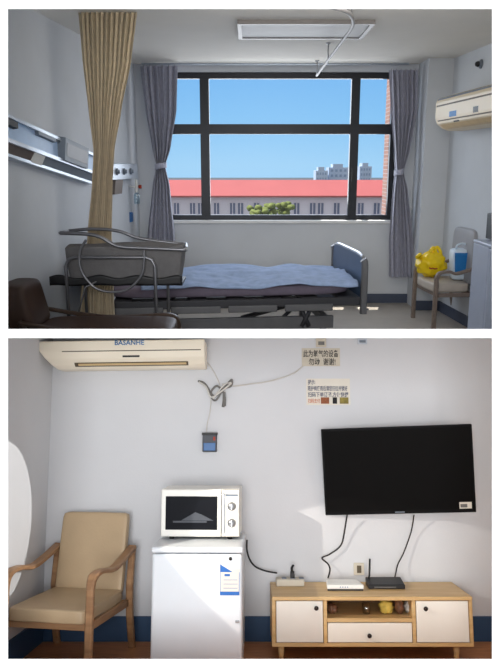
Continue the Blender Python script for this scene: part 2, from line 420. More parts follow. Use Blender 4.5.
# ================================================================== UPPER ROOM THINGS
# ---- ceiling light
l0, l1 = P('A', 238, 35, 5.87), P('A', 372, 19, 5.3)
t = thing('ceiling_light', 'flat rectangular grey ceiling light panel above the window bay', 'light', 'A', ((l0.x + l1.x) / 2, 5.6, HC - .03))
lx0, lx1 = P('A', 238, 30, 5.6).x, P('A', 368, 30, 5.6).x
b = RB(); z0 = HC - .03
b.box((lx0, 5.28, z0), (lx1, 5.32, HC)).box((lx0, 5.86, z0), (lx1, 5.90, HC)).box((lx0, 5.32, z0), (lx0 + .03, 5.86, HC)).box((lx1 - .03, 5.32, z0), (lx1, 5.86, HC)); b.build('light_frame', M['lightframe'], t)
b = RB(); b.box((lx0 + .03, 5.32, z0 + .008), (lx1 - .03, 5.86, HC)); b.build('diffuser', M['lightpanel'], t)

# ---- curtain track
t = thing('curtain_track', 'thin metal curtain track bending below the ceiling in front of the window', 'curtain track', 'A', (.65, 6, 2.3))
TZ = 2.315
pts = [(.655, 7.28, TZ), (.655, 5.3, TZ), (.655, 4.9, TZ), (.63, 4.6, TZ), (.55, 4.33, TZ), (.38, 4.18, TZ), (.1, 4.12, TZ), (-.5, 4.12, TZ)]
b = RB(); b.tube(spline(pts, 8), .011, 8); b.build('rail', M['bedgrey'], t)
for y in (7.25, 6.25, 4.85):
    b = RB(); b.tube([(.655, y, TZ), (.655, y, HC)], .006, 8).lathe([(.02, 0), (.02, .008)], 12, Mx.Translation((.655, y, HC - .008))); b.build('hanger_rod', M['steel'], t)

# ---- curtains
def curtain(name, label, cat, m, Y, rows, folds, amp, tie=None, group=None, top_extra=None, tiemat=None, wrap=.0):
    """rows: list of (pixel y, pixel x0, pixel x1) read at depth Y, top to bottom"""
    zs = [P('A', 250, r[0], Y).z for r in rows]; x0s = [P('A', r[1], r[0], Y).x for r in rows]; x1s = [P('A', r[2], r[0], Y).x for r in rows]
    def itp(z, arr):
        for i in range(len(zs) - 1):
            if z <= zs[i] and z >= zs[i + 1]:
                k = (zs[i] - z) / max(1e-6, zs[i] - zs[i + 1]); k = k * k * (3 - 2 * k) * .25 + k * .75
                return arr[i] + (arr[i + 1] - arr[i]) * k
        return arr[-1]
    ztop, zbot = zs[0], zs[-1]; wmax = max(b - a for a, b in zip(x0s, x1s))
    def fn(u, v):
        z = ztop + (zbot - ztop) * v; a, c = itp(z, x0s), itp(z, x1s)
        w = (c - a) / wmax; ph = u * folds * 2 * pi + .6 * sin(3 * v + u * 4)
        y = Y + amp * (1.15 - .55 * w) * (sin(ph) + .35 * sin(2.3 * ph + 1.3 + v * 2))
        return V((a + (c - a) * (u + .006 * sin(ph * 2) * folds / 10), y, z))
    t = thing(name, label, cat, 'A', ((x0s[0] + x1s[0]) / 2, Y, max(zbot, 0)), group=group)
    b = RB(); b.grid(fn, folds * 12, 60); b.build('curtain_cloth', m, t)
    if tie:
        zt_ = P('A', 250, tie, Y).z; a, c = itp(zt_, x0s), itp(zt_, x1s); xm, hw = (a + c) / 2, (c - a) / 2 + .012
        b = RB(); b.grid(lambda u, v: V((xm + hw * cos(2 * pi * u), Y + (amp * 1.9 + .012) * sin(2 * pi * u), zt_ + .028 - .056 * v + .01 * cos(2 * pi * u))), 28, 4, thick=.003)
        b.build('tieback', tiemat or m, t)
    nh = folds
    for i in range(nh):
        x = x0s[0] + (x1s[0] - x0s[0]) * (i + .5) / nh; b = RB(); b.tube([(x, Y, ztop - .03), (x, Y, ztop + .012)], .004, 6); b.build('curtain_hook', M['steel'], t)
    return t
G = 'window curtains'
curtain('window_curtain', 'grey tied back curtain on the left side of the window', 'curtain', M['curtG'], 7.34,
        [(66, 140, 178), (110, 145, 177), (148, 152, 171), (166, 156, 165.5), (185, 152.5, 170), (240, 147, 175), (277, 146, 176)], 6, .05, tie=166)
curtain('window_curtain', 'grey tied back curtain on the right side of the window', 'curtain', M['curtG'], 7.34,
        [(70, 389, 418), (110, 391, 417), (150, 394, 409), (172, 395.5, 402.5), (190, 393, 407), (240, 389, 413), (277, 389, 415)], 6, .05, tie=172)
b = MB(); b.tube([(wx0 - .12, 7.36, P('A', 250, 66, 7.36).z + .02), (wx1 + .06, 7.36, P('A', 250, 66, 7.36).z + .02)], .01, 8)
tag(b.build('curtain_rail', M['alu']), 'slim metal curtain rail running along the top of the window', 'curtain rail')
curtain('privacy_curtain', 'long beige bedside curtain gathered near the left wall', 'curtain', M['curtB'], 5.04,
        [(9, 78, 138), (60, 82, 132), (110, 88, 122), (150, 93, 115), (185, 91.5, 113), (235, 87, 112), (300, 80, 114), (352, 76, 116)], 12, .018)
b = MB(); zz = P('A', 250, 9, 5.04).z
b.tube([(-1.40, 5.04, zz + .012), (-.72, 5.04, zz + .012)], .012, 8); tag(b.build('curtain_rail', M['alu']), 'short ceiling rail holding the beige curtain', 'curtain rail')

# ---- wall service panels (left wall): run along the splayed wall
sp = atan(.1)
def wallpt(y, off, z): return V((WL(y) + off * cos(sp), y + off * sin(sp), z - (.13 * (y - 4.95) - .02 if y < 6.2 else 0)))
def along(y0, y1, offs):   # a prism along the left wall: offs = outline (offset from wall, z)
    b = RB(); t = bmesh.new()
    A = [t.verts.new(wallpt(y0, o, z)) for o, z in offs]; B = [t.verts.new(wallpt(y1, o, z)) for o, z in offs]; n = len(offs)
    t.faces.new(A); t.faces.new(B[::-1])
    for i in range(n): t.faces.new((A[i], B[i], B[(i + 1) % n], A[(i + 1) % n]))
    bmesh.ops.recalc_face_normals(t, faces=t.faces); b._merge(t); return b
# heights from the photograph at the near end (x=8)
def onwall(x, y, off=.0):
    """point of the left wall plane seen at the given pixel"""
    a = PA; dx, dz = (x - CX) / F, -(y - CY) / F; yy, zz = cos(a) + sin(a) * dz, -sin(a) + cos(a) * dz
    k = dx / yy; # X = k*Y
    Y = (-1.17 - .1 * DA + off) / (k - .1); return V((k * Y, Y, EYE['A'] + zz / yy * Y))
OFF = .09
pz_t = onwall(8, 116, OFF).z; pz_b = onwall(8, 146, OFF).z
yn = 4.0
print('panel', onwall(8, 116, OFF), onwall(93, 157, OFF), onwall(8, 146, OFF), onwall(93, 172, OFF), onwall(8, 165, .05), onwall(85, 178, .05))
ztp = (onwall(8, 116, OFF).z * .5 + onwall(93, 157, OFF).z * .5); zbt = (onwall(8, 146, OFF).z * .5 + onwall(90, 172, OFF).z * .5)
zlow = (onwall(8, 165, OFF * .6).z + onwall(85, 178, OFF * .6).z) / 2
yfar = onwall(96, 157, OFF).y
t = thing('bed_head_panel', 'pale blue medical wall panel with aluminium rails left of the beige curtain', 'wall panel', 'A', wallpt(4.8, OFF / 2, zlow))
along(yn, yfar, [(0, zbt + .02), (0, ztp - .01), (OFF * .8, ztp - .01), (OFF * .8, zbt + .02)]).build('panel_face', M['panelblue'], t)
along(yn, yfar, [(0, ztp - .01), (0, ztp + .012), (OFF + .01, ztp + .006), (OFF + .01, ztp - .014), (OFF * .8, ztp - .01)]).build('rail', M['alu'], t)
along(yn, yfar, [(0, zbt - .01), (0, zbt + .02), (OFF * .8, zbt + .02), (OFF + .01, zbt + .01), (OFF + .01, zbt - .014)]).build('rail', M['alu'], t)
ysp = onwall(36, 158, OFF).y
along(yn, ysp, [(0, zlow + .01), (0, zbt - .012), (OFF * .9, zbt - .012), (OFF * .55, zlow + .01)]).build('lower_panel', M['panelbrown'], t)
along(ysp, ysp + .16, [(0, zlow + .0), (0, zbt - .012), (OFF, zbt - .012), (OFF * .65, zlow)]).build('bracket', M['whiteplastic'], t)
along(ysp + .16, yfar, [(0, zlow + .01), (0, zbt - .012), (OFF * .9, zbt - .012), (OFF * .55, zlow + .01)]).build('lower_panel', M['panelgrey'], t)
along(yn, yfar, [(0, zlow - .008), (0, zlow + .01), (OFF * .55 + .01, zlow + .01), (OFF * .55 + .01, zlow - .008)]).build('rail', M['alu'], t)
# things on the panel
y0 = onwall(8, 120, OFF).y; zm = (ztp + zbt) / 2
b = along(y0 - .03, y0 + .1, [(OFF * .8, zm + .01), (OFF * .8, zm + .055), (OFF * .8 + .03, zm + .05), (OFF * .8 + .03, zm + .015)]); b.in_room = False
tag(b.build('gas_outlet', M['blackplastic']), 'small dark gas outlet on the near end of the wall panel', 'outlet')
y1 = onwall(38, 142, OFF).y; y2 = onwall(55, 142, OFF).y
zk = onwall(46, 142, OFF).z
b = along(y1, y2, [(OFF * .8, zk - .018), (OFF * .8, zk + .018), (OFF * .8 + .025, zk + .014), (OFF * .8 + .025, zk - .014)]); b.in_room = False
b.tube([wallpt(y2, OFF * .8 + .012, zk), wallpt(y2 + .12, OFF * .8 + .012, zk)], .006, 8)
tag(b.build('plug_socket', M['panelgrey']), 'flat grey plug lying along the blue wall panel', 'plug')
y3, y4 = onwall(60, 148, OFF).y, onwall(83, 148, OFF).y
t = thing('monitor_box', 'dark grey control box fixed on the wall panel beside the beige curtain', 'control box', 'A', wallpt((y3 + y4) / 2, OFF, zbt + .02))
along(y3, y4, [(OFF * .8, zbt + .0), (OFF * .8, ztp + .02), (OFF * .8 + .06, ztp + .01), (OFF * .8 + .045, zbt + .0)]).build('case', M['panelgrey'], t)
along(y3 + .03, y4 - .03, [(OFF * .8 + .046, zbt + .03), (OFF * .8 + .057, ztp - .02), (OFF * .8 + .0595, ztp - .02), (OFF * .8 + .0495, zbt + .03)]).build('cover_plate', M['bedgrey'], t)
# far panel beyond the curtain
f0, f1 = onwall(111, 165, .08).y, onwall(141, 175, .08).y
fzt, fzb = onwall(125, 164, .08).z, onwall(125, 179, .08).z
t = thing('bed_head_panel', 'short white medical wall panel between the beige curtain and the grey curtain', 'wall panel', 'A', wallpt((f0 + f1) / 2, .04, fzb))
along(f0, f1 - .12, [(0, fzb), (0, fzt + .01), (.08, fzt), (.08, fzb)]).build('panel_face', M['alu'], t)
for k in (.15, .38, .6):
    yk = f0 + (f1 - f0) * k; zc = (fzt + fzb) / 2
    b = RB(); b.lathe([(.03, 0), (.03, .012), (.018, .018), (.018, .03)], 14, Mx.Translation(wallpt(yk, .08, zc)) @ Mx.Rotation(pi / 2, 4, 'Y')); b.build('gas_socket', M['panelgrey'], t)
b = along(f0 + .1, f0 + .34, [(.0, fzb - .13), (.0, fzb - .005), (.085, fzb - .005), (.07, fzb - .13)]); b.in_room = False
tag(b.build('wall_box', M['panelbrown']), 'small brown box under the far wall panel', 'box')
# oxygen flow meter
fp = onwall(139, 180, .06)
t = thing('oxygen_flowmeter', 'clear oxygen flowmeter bottle hanging beside the left window curtain', 'flowmeter', 'A', (fp.x, fp.y - .2, fp.z - .3))
fy = fp.y - .15; fxw = WL(fy) + .07
zA = P('A', 139, 180, fy).z; zB = P('A', 139, 204, fy).z
b = RB(); b.lathe([(.022, 0), (.03, .01), (.03, .09), (.02, .11)], 14, Mx.Translation((fxw, fy, zB))); b.build('bottle', glass_mat('clear_bottle', (.75, .85, .9), .15), t)
b = RB(); b.lathe([(.012, 0), (.014, .02), (.014, .12), (.01, .13)], 12, Mx.Translation((fxw, fy, zB + .11))); b.tube([(fxw, fy, zB + .17), (WL(fy), fy, zB + .17)], .009, 8); b.build('meter_tube', M['whiteplastic'], t)
b = RB(); b.lathe([(.012, 0), (.018, .01), (.018, .03)], 12, Mx.Translation((fxw + .02, fy, zB + .17)) @ Mx.Rotation(pi / 2, 4, 'Y')); b.build('valve_knob', M['red'], t)
# wall switch (blue) low on the back wall
sw = P('A', 143, 216, 7.3)
wy = 7.1
b = along(wy, wy + .07, [(0, sw.z - .05), (0, sw.z + .05), (.02, sw.z + .045), (.02, sw.z - .045)]); b.in_room = False
tag(b.build('wall_socket', M['devblue']), 'small blue box on the wall under the left window curtain', 'socket')

# ---- hospital bed
ang = R(6.5); L_, W_ = 2.1, 1.0
bx, by = .905 - L_ * cos(ang), 5.42 - L_ * sin(ang)
bed = thing('hospital_bed', 'steel hospital bed with slate blue footboard in front of the window', 'bed', 'A', (bx, by, 0), ang)
def bp_(): return MB()
b = bp_(); b.puff((.06, .04, .455), (L_ - .06, W_ - .04, .552), .12, .004, 9); b.build('mattress', M['mattress'], bed)
b = bp_()
b.box((.03, .0, .385), (L_ - .04, .035, .45), .006).box((.03, W_ - .035, .385), (L_ - .04, W_, .45), .006).box((.03, .035, .385), (.07, W_ - .035, .45)).box((L_ - .08, .035, .385), (L_ - .04, W_ - .035, .45))
for k in range(7): b.box((.15 + k * .29, .035, .425), (.28 + k * .29, W_ - .035, .452), .004)
b.build('bed_frame', M['beddark'], bed)
for i in range(4):
    b = bp_(); x0 = .14 + i * .44; b.box((x0, -.022, .352), (x0 + .38, -.002, .405), .006)
    b.build('side_panel', M['bedgrey'], bed)
b = bp_(); b.box((.12, .03, .20), (1.86, .07, .30), .006).box((.12, W_ - .07, .20), (1.86, W_ - .03, .30), .006).box((.12, .07, .2), (.17, W_ - .07, .26)).box((1.81, .07, .2), (1.86, W_ - .07, .26)); b.build('base_frame', M['bedgrey'], bed)
b = bp_()
for x in (.55, 1.45):
    b.tube([(x, .12, .26), (x + .18, .12, .43)], .016, 8).tube([(x, W_ - .12, .26), (x + .18, W_ - .12, .43)], .016, 8).tube([(x + .18, .06, .40), (x + .18, W_ - .06, .40)], .015, 8)
b.tube([(1.15, .3, .24), (1.78, .3, .40)], .02, 10).tube([(1.15, .7, .24), (1.78, .7, .40)], .02, 10)
b.tube([(1.58, .05, .40), (1.66, .02, .22)], .018, 8).tube([(1.70, .05, .40), (1.60, .02, .22)], .018, 8)
b.build('lift_mechanism', M['beddark'], bed)
for x in (.2, 1.78):
    for y in (.05, W_ - .05):
        b = bp_(); b.box((x - .025, y - .025, .09), (x + .025, y + .025, .21), .005); lg = b.build('leg', M['bedgrey'], bed)
        b = bp_(); b.lathe([(.03, -.014), (.05, -.012), (.05, .012), (.03, .014)], 18, Mx.Translation((x, y, .05)) @ Mx.Rotation(pi / 2, 4, 'X')).box((x - .012, y - .02, .05), (x + .012, y + .02, .1)); b.build('caster', M['blackplastic'], lg)
# crank handles at the foot
for y in (.3, .7):
    b = bp_(); b.tube([(L_ - .02, y, .33), (L_ + .05, y, .33), (L_ + .07, y, .29), (L_ + .12, y, .29)], .008, 8); b.build('crank_handle', M['steel'], bed)
# small yellow tag / castor lock
def board(x, z0, z1, name):
    prof = []
    for i in range(17):
        k = i / 16; y = W_ * k - .01 * (1 - k) + .01 * k; prof.append((y, z1 - .045 * (abs(2 * k - 1) ** 7)))
    outline = [(-.01, z0)] + prof + [(W_ + .01, z0)]
    b = bp_(); b.prism(outline, 'x', x, x + .03, bev=.005); o = b.build(name, M['footblue'], bed)
    for y in (-.03, W_ - .005):
        q = bp_(); pz = z1 - .045
        q.bar([(x + .015, y + .0175, z0 - .05), (x + .015, y + .0175, pz - .03), (x + .012, y + .0175, pz + .0), (x - .0, y + .0175, pz + .018)], .045, .05, side=(0, 1, 0)); q.build('corner_post', M['bedgrey'], o)
    q = bp_(); q.tube([(x + .015, y_, z_ + .004) for y_, z_ in prof], .014, 8); q.build('top_trim', M['steel'], o)
    return o
board(L_ - .03, .37, .775, 'footboard'); board(-.02, .39, .80, 'headboard')
# duvet
def duv(u, v):
    x = .36 + (L_ - .42) * u; y = -.035 + (W_ + .06) * v
    n = noise.noise(V((x * 2.2, y * 3.5, 1))) * .03 + noise.noise(V((x * 6 + y * 4, y * 10, 4))) * .018 + .006 * sin(9 * x + 5 * y + 3 * noise.noise(V((x * 3, y * 3, 7))))
    z = .572 + n + .02 * sin(pi * v)
    if v < .06: z = .572 + n * .6 - (.06 - v) / .06 * (.022 + .014 * sin(7 * x) + .01 * noise.noise(V((x * 5, 0, 0)))); y = -.004 - (.06 - v) * .12
    if v > .95: z -= (v - .95) / .05 * .04
    return V((x, y + .015 * noise.noise(V((x * 4, y * 2, 9))) * (0 if v < .06 else 1), z + .0))
b = MB(); b.grid(duv, 90, 50, thick=.012)
tag(b.build('duvet', M['blanket'], room='A', loc=V((bx, by, 0)), rot=Mx.Rotation(ang, 4, 'Z')), 'rumpled light blue duvet spread over the hospital bed', 'duvet')
b = MB(); b.puff((.05, .22, .56), (.33, .80, .66), .5, .012, 6)
tag(b.build('pillow', M['bagwhite'], room='A', loc=V((bx, by, 0)), rot=Mx.Rotation(ang, 4, 'Z')), 'pale pillow at the head of the hospital bed behind the bassinet', 'pillow')

# ---- bassinet trolley
Yb = 4.62
def Q(x, y, Y=Yb): return P('A', x, y, Y)
bas = thing('baby_bassinet', 'dark tubular steel baby bassinet trolley with grey quilted basket beside the bed', 'bassinet', 'A', (Q(110, 260).x, 4.75, 0))
xl, xr = Q(66, 257).x, Q(155, 257).x
yb0, yb1 = Yb, Yb + .25
zb_top = Q(110, 246).z; zb_bot = Q(110, 281).z
def basket(w, p):
    k = (w.z - zb_bot) / (zb_top - zb_bot); cx_ = (Q(62, 260).x + Q(184, 260).x) / 2
    w.x = cx_ + (w.x - cx_) * (.93 + .07 * k) ; w.z += .02 * noise.noise(V((w.x * 6, w.y * 5, 0))) * (k > .5)
    if abs(p.x) < .86 and abs(p.y) < .8 and p.z > .7: w.z -= .07
    return w
b = RB(); b.puff((Q(62, 260).x, yb0 + .02, zb_bot), (Q(184, 260).x, yb1 + .03, zb_top), .06, .006, 8, fn=basket); b.build('basket', M['basket'], bas)
b = RB(); x0, x1 = Q(49, 270).x, Q(182, 270).x
def under(u, v):
    return V((x0 + (x1 - x0) * u, yb0 + .005, zb_bot + .03 - .06 * v + .01 * sin(u * 21) * (1 - v) + .006 * noise.noise(V((u * 9, 0, 0)))))
b.grid(under, 40, 4, thick=.012).box((x0, yb0 + .012, zb_bot - .03), (x1, yb1 + .03, zb_bot - .012), .004); b.build('tray', M['blackplastic'], bas)
def uframe(y): 
    a = Q(66, 257, Yb).z
    pts = [(xl, y, .07), (xl, y, a - .06), (xl + .02, y, a - .015), (xl + .06, y, a), (xr - .06, y, a), (xr - .02, y, a - .015), (xr, y, a - .06), (xr, y, .07)]
    return [V(p) for p in pts]
b = RB(); b.tube(uframe(yb0 - .02), .0115, 10); b.build('leg_frame', M['darksteel'], bas)
b = RB(); b.tube([p + V((.045, 0, -.02 if 0 < i < 7 else 0)) for i, p in enumerate(uframe(yb1 + .05))], .0115, 10); b.build('leg_frame', M['darksteel'], bas)
for x in (xl, xr):
    b = RB(); b.tube([(x, yb0 - .02, .2), (x + .045, yb1 + .05, .2)], .009, 8); b.build('cross_bar', M['darksteel'], bas)
b = RB(); b.tube([(xl, yb0 - .02, .28), (xl + .12, yb0 - .02, Q(80, 287).z), (xl + .2, yb0, Q(85, 281).z)], .006, 8)
b.build('cross_bar', M['darksteel'], bas)
for x, y in ((xl, yb0 - .02), (xr, yb0 - .02), (xl + .045, yb1 + .05), (xr + .045, yb1 + .05)):
    b = RB(); b.lathe([(.02, -.01), (.036, -.009), (.036, .009), (.02, .01)], 16, Mx.Translation((x, y, .036)) @ Mx.Rotation(pi / 2, 4, 'X')).tube([(x, y, .036), (x, y, .08)], .008, 8); b.build('caster', M['blackplastic'], bas)
# handle rails along the top
def toprail(y, pix): return spline([V((Q(x, r, y).x, y, Q(x, r, y).z)) for x, r in pix], 6)
b = RB(); b.tube(toprail(yb0 - .01, [(60, 233), (85, 234), (100, 237), (117, 246), (140, 248), (165, 249), (186, 250)]), .0125, 10); b.build('hand_rail', M['darksteel'], bas)
b = RB(); b.tube(toprail(yb1 + .02, [(68, 231), (92, 229), (118, 231), (138, 238), (165, 242), (186, 244)]), .0115, 10); b.build('hand_rail', M['darksteel'], bas)
for (xa, ra), (xb, rb) in (((60, 233), (68, 231)), ((186, 250), (186, 244))):
    b = RB(); b.tube([Q(xa, ra, yb0 - .01), Q(xb, rb, yb1 + .02)], .011, 10); b.build('rail_end', M['steel'], bas)
b = RB(); b.tube(spline([Q(86, 240, yb0 - .03), Q(80, 252, yb0 - .03), Q(81, 270, yb0 - .03), Q(94, 287, yb0 - .03), Q(111, 292, yb0 - .03), Q(128, 289, yb0 - .03), Q(141, 276, yb0 - .03), Q(144, 262, yb0 - .03), Q(144, 250, yb0 - .03)], 8), .0085, 10); b.build('hoop', M['darksteel'], bas)

# ---- brown armchair, lower left
def make_armchair(name, label, room, loc, rz, w, d, sh, bh_, arm_h, mats, seat_t=.07, back_t=.05, leg=.035, rake=.08, arms=(1, 1), group=None, sq=.10):
    """armchair facing local -Y; origin at the floor under the middle of the seat"""
    seatm, woodm = mats
    t = thing(name, label, 'armchair', room, loc, rz, group)
    hw, hd = w / 2, d / 2
    b = MB(); b.puff((-hw + leg * .55, -hd - .01, sh - seat_t), (hw - leg * .55, hd - .02, sh), sq, .002, 8); b.build('seat', seatm, t)
    def bk(q, p):
        k = (q.z - sh) / (bh_ - sh); q.y += rake * max(k, 0) ; return q
    b = MB(); b.puff((-hw + leg * .75, hd - .045, sh - .03), (hw - leg * .75, hd - .045 + back_t, bh_), sq, .002, 8, fn=bk); b.build('backrest', seatm, t)
    b = MB(); z = sh - seat_t - .03
    b.box((-hw, -hd + .02, z), (-hw + leg * .6, hd, z + .035), .003).box((hw - leg * .6, -hd + .02, z), (hw, hd, z + .035), .003).box((-hw, hd - .03, z), (hw, hd - .01, z + .035), .003).box((-hw, -hd + .015, z), (hw, -hd + .035, z + .035), .003)
    b.build('seat_frame', woodm, t)
    for s in (-1, 1):
        x = s * hw
        # front leg rises and rolls over into the armrest
        b = MB(); b.bar([(x, -hd + .0, 0), (x, -hd, arm_h * .55), (x, -hd + .002, arm_h - .055)], leg, leg * .95, side=(1, 0, 0)); b.build('leg', woodm, t)
        pts = spline([(x, -hd + .002, arm_h - .057), (x, -hd + .012, arm_h - .02), (x, -hd + .045, arm_h + .0), (x, -hd + .12, arm_h + .004), (x, 0, arm_h - .012), (x, hd * .55, arm_h + .012), (x, hd + .03, arm_h + .05)], 5)
        n = len(pts); b = MB(); b.bar(pts, [leg * (1 + .35 * min(1, i / 8)) for i in range(n)], [leg * (.95 - .3 * min(1, i / 10)) for i in range(n)], side=(1, 0, 0)); b.build('armrest', woodm, t)
        b = MB(); b.bar([(x, hd + .06, 0), (x, hd + .015, sh * .55), (x, hd + .005, sh), (x, hd + .035, arm_h + .06)], leg, leg * .9, side=(1, 0, 0)); b.build('leg', woodm, t)
    return t
# seen from the side: faces +X (rz = +90deg turns -Y to +X)
make_armchair('armchair', 'dark brown leather armchair cropped at the lower left in front of the bassinet', 'A', (-.90, 4.27, 0), R(90), .46, .86, .51, .765, .50, (M['leather'], M['darkwood']), seat_t=.1, back_t=.17, rake=.06)

# ---- chair by the right wall with bags
t = make_armchair('armchair', 'cream seated wooden armchair by the right wall holding a yellow bag', 'A', (1.81, 6.47, 0), R(-90 + 6), .56, .36, .425, .90, .53, (M['seatcream'], M['greywood']), seat_t=.09, back_t=.07, leg=.04, rake=.02)
for ch in t.children:
    if ch.name.startswith('backrest'): ch.data.materials[0] = M['backgrey']; ch['label'] = 'grey backrest'
# yellow plastic bag
yb = P('A', 430, 277, 6.62); s0 = .43
t = thing('plastic_bag', 'bulging yellow plastic bag with tied handles on the armchair seat', 'bag', 'A', (yb.x, 6.6, s0))
zc = s0 + .14
def yel(q, p): return q
b = RB(); b.blob((yb.x, 6.6, s0 + .115), (.14, .1, .118), .22, 2.6, 4, seed=3); b.build('bag_body', M['yellow'], t)
for dx, lean in ((-.10, -.035), (.0, .012), (.035, .02)):
    b = RB(); x = yb.x + dx
    b.tube(spline([(x - .03, 6.58, s0 + .18), (x - .035 + lean, 6.58 + dx, s0 + .20 + .04 * (dx > -.05)), (x - .005 + lean, 6.58 + dx, s0 + .225 + .05 * (dx > -.05)), (x + .02 + lean, 6.58, s0 + .20 + .03 * (dx > -.05)), (x + .035, 6.58, s0 + .16)], 5), .016, 8); b.build('handle', M['yellow'], t)
b = RB()
b.tube(spline([(yb.x - .045, 6.493, s0 + .098), (yb.x - .03, 6.49, s0 + .09), (yb.x - .012, 6.489, s0 + .094), (yb.x + .004, 6.489, s0 + .088), (yb.x + .03, 6.491, s0 + .092)], 4), .006, 6)
b.build('red_print', M['red'], t)
# blue and white bag
bb = P('A', 459, 285, 6.42)
t = thing('shopping_bag', 'white shopping bag with a large blue panel behind the armrest of the armchair', 'bag', 'A', (bb.x, 6.42, s0))
b = RB(); b.puff((bb.x - .095, 6.35, s0), (bb.x + .09, 6.5, s0 + .285), .14, .014, 7, seed=5); b.build('bag_body', M['bagwhite'], t)
b = RB(); b.grid(lambda u, v: V((bb.x - .07 + .15 * u - .012 * v, 6.342 - .004 * sin(pi * u), s0 + .07 + .185 * v)), 8, 6, thick=.003); b.build('blue_panel', M['bagblue'], t)
b = RB(); b.tube(spline([(bb.x - .05, 6.42, s0 + .27), (bb.x - .05, 6.4, s0 + .315), (bb.x, 6.4, s0 + .335), (bb.x + .05, 6.4, s0 + .315), (bb.x + .05, 6.42, s0 + .27)], 5), .009, 8); b.build('handle', M['bagwhite'], t)

# ---- refrigerator (shared builder) ; local front face at y=0 facing -Y, x centred, depth +Y
def make_fridge(label, room, loc, rz, w, d, h, sticker, mk='fridge'):
    t = thing('refrigerator', label, 'refrigerator', room, loc, rz)
    hw = w / 2
    b = MB(); b.box((-hw, .05, .02), (hw, d, h - .028), .004); b.build('cabinet', M[mk], t)
    b = MB(); b.box((-hw - .004, .0, h - .026), (hw + .004, d, h), .008); b.build('top_cover', M[mk], t)
    b = MB(); b.box((-hw, 0, .05), (hw, .046, h - .03), .012, seg=3); dr = b.build('door', M[mk], t)
    b = MB(); b.box((hw - .03, -.004, h * .42), (hw - .012, .004, h * .42 + .012), .002); b.build('keyhole', M['steel'], dr)
    for x in (-hw + .04, hw - .04):
        for y in (.06, d - .04):
            b = MB(); b.lathe([(.016, 0), (.016, .022)], 12, Mx.Translation((x, y, 0))); b.build('foot', M['blackplastic'], t)
    if sticker: sticker(t, dr, w, d, h)
    return t
def stick(t, dr, w, d, h):
    hw = w / 2; x1 = hw - .012; x0 = x1 - .088; z1 = h - .075; z0 = z1 - .135
    b = MB(); b.box((x0, -.0015, z0), (x1, 0.002, z1 - .02)); e = b.build('energy_label', M['paper'], dr); e['label'] = 'white energy label with blue bands'
    b = MB(); b.prism([(x0, z1), (x0, z1 - .034), (x1 - .03, z1 - .034)], 'y', -.0022, .001).box((x0, -.0024, z0), (x1, .001, z0 + .016)).box((x0 + .02, -.0024, z1 - .052), (x0 + .045, .001, z1 - .042))
    b.build('blue_band', M['labelblue'], e)
    b = MB()
    for k in range(3): b.box((x0 + .015, -.0022, z0 + .03 + .018 * k), (x1 - .008, .001, z0 + .0318 + .018 * k))
    b.box((x0, -.0022, z0), (x0 + .002, .001, z1)).box((x1 - .002, -.0022, z0), (x1, .001, z1 - .035)); b.build('print_lines', M['labelblue'], e)
    b = MB(); b.box((x0 - .03, -.0015, h - .062), (x0 + .025, .001, h - .048)); b.build('name_badge', M['alu'], dr)
    b = MB(); b.lathe([(.008, 0), (.008, .004)], 14, Mx.Translation((x0 + .047, .0005, h - .05)) @ Mx.Rotation(pi / 2, 4, 'X')); b.build('round_badge', M['knob'], dr)
    b = MB(); b.box((hw - .085, -.0015, .066), (hw - .02, .001, .08)); b.build('gold_sticker', M['gold'], dr)
fhA = P('A', 480, 242, 5.4).z
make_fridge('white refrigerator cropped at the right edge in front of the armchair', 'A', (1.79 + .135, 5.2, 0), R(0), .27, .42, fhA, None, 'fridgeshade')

# ---- microwave (shared) local: front y=0 facing -Y
def make_micro(label, room, loc, rz, w, d, h):
    t = thing('microwave_oven', label, 'microwave', room, loc, rz); hw = w / 2; f = .012
    b = MB(); b.box((-hw, .012, f), (hw, d, h), .005); b.build('case', M['microbody'], t)
    px_ = hw - .235 * w
    b = MB(); b.box((-hw, -.006, f + .002), (px_, .012, h - .002), .004); dr = b.build('door', M['microbody'], t)
    b = MB(); b.box((-hw + .022, -.0085, f + .035), (px_ - .018, -.002, h - .035), .002); b.build('door_glass', M['microglass'], dr)
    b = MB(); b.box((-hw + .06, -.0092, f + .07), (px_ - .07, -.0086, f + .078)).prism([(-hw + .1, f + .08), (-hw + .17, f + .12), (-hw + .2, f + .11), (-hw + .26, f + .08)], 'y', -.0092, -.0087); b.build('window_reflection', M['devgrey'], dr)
    b = MB(); b.box((px_ + .002, -.006, f + .002), (hw, .012, h - .002), .004); p = b.build('control_panel', M['micropanel'], t)
    b = MB(); b.box((px_ + .004, -.018, f + .02), (px_ + .02, -.006, h - .02), .004); b.build('handle', M['steel'], dr)
    cxk = (px_ + hw) / 2 + .008
    for z, r in ((h * .66, .021), (h * .33, .021)):
        b = MB(); b.lathe([(r, 0), (r, .006), (r * .75, .02), (r * .7, .022)], 20, Mx.Translation((cxk, -.006, z)) @ Mx.Rotation(pi / 2, 4, 'X')).box((cxk - .003, -.032, z - r * .7), (cxk + .003, -.024, z + r * .7), .001); b.build('dial', M['steel'], p)
    b = MB(); b.box((cxk - .03, -.0075, h * .86), (cxk + .03, -.005, h * .9)); b.build('brand_plate', M['panelgrey'], p)
    for x in (-hw + .05, hw - .05):
        for y in (.03, d - .04):
            b = MB(); b.lathe([(.012, 0), (.014, f + .001)], 12, Mx.Translation((x, y, 0))); b.build('foot', M['blackplastic'], t)
    return t
t = make_micro('dark sided microwave cropped at the right edge on top of the refrigerator', 'A', (1.865 + .11, 5.23, fhA), R(0), .22, .34, .21)
for ch in t.children:
    if ch.name.startswith('case') or ch.name.startswith('door'): ch.data.materials[0] = M['blackplastic']

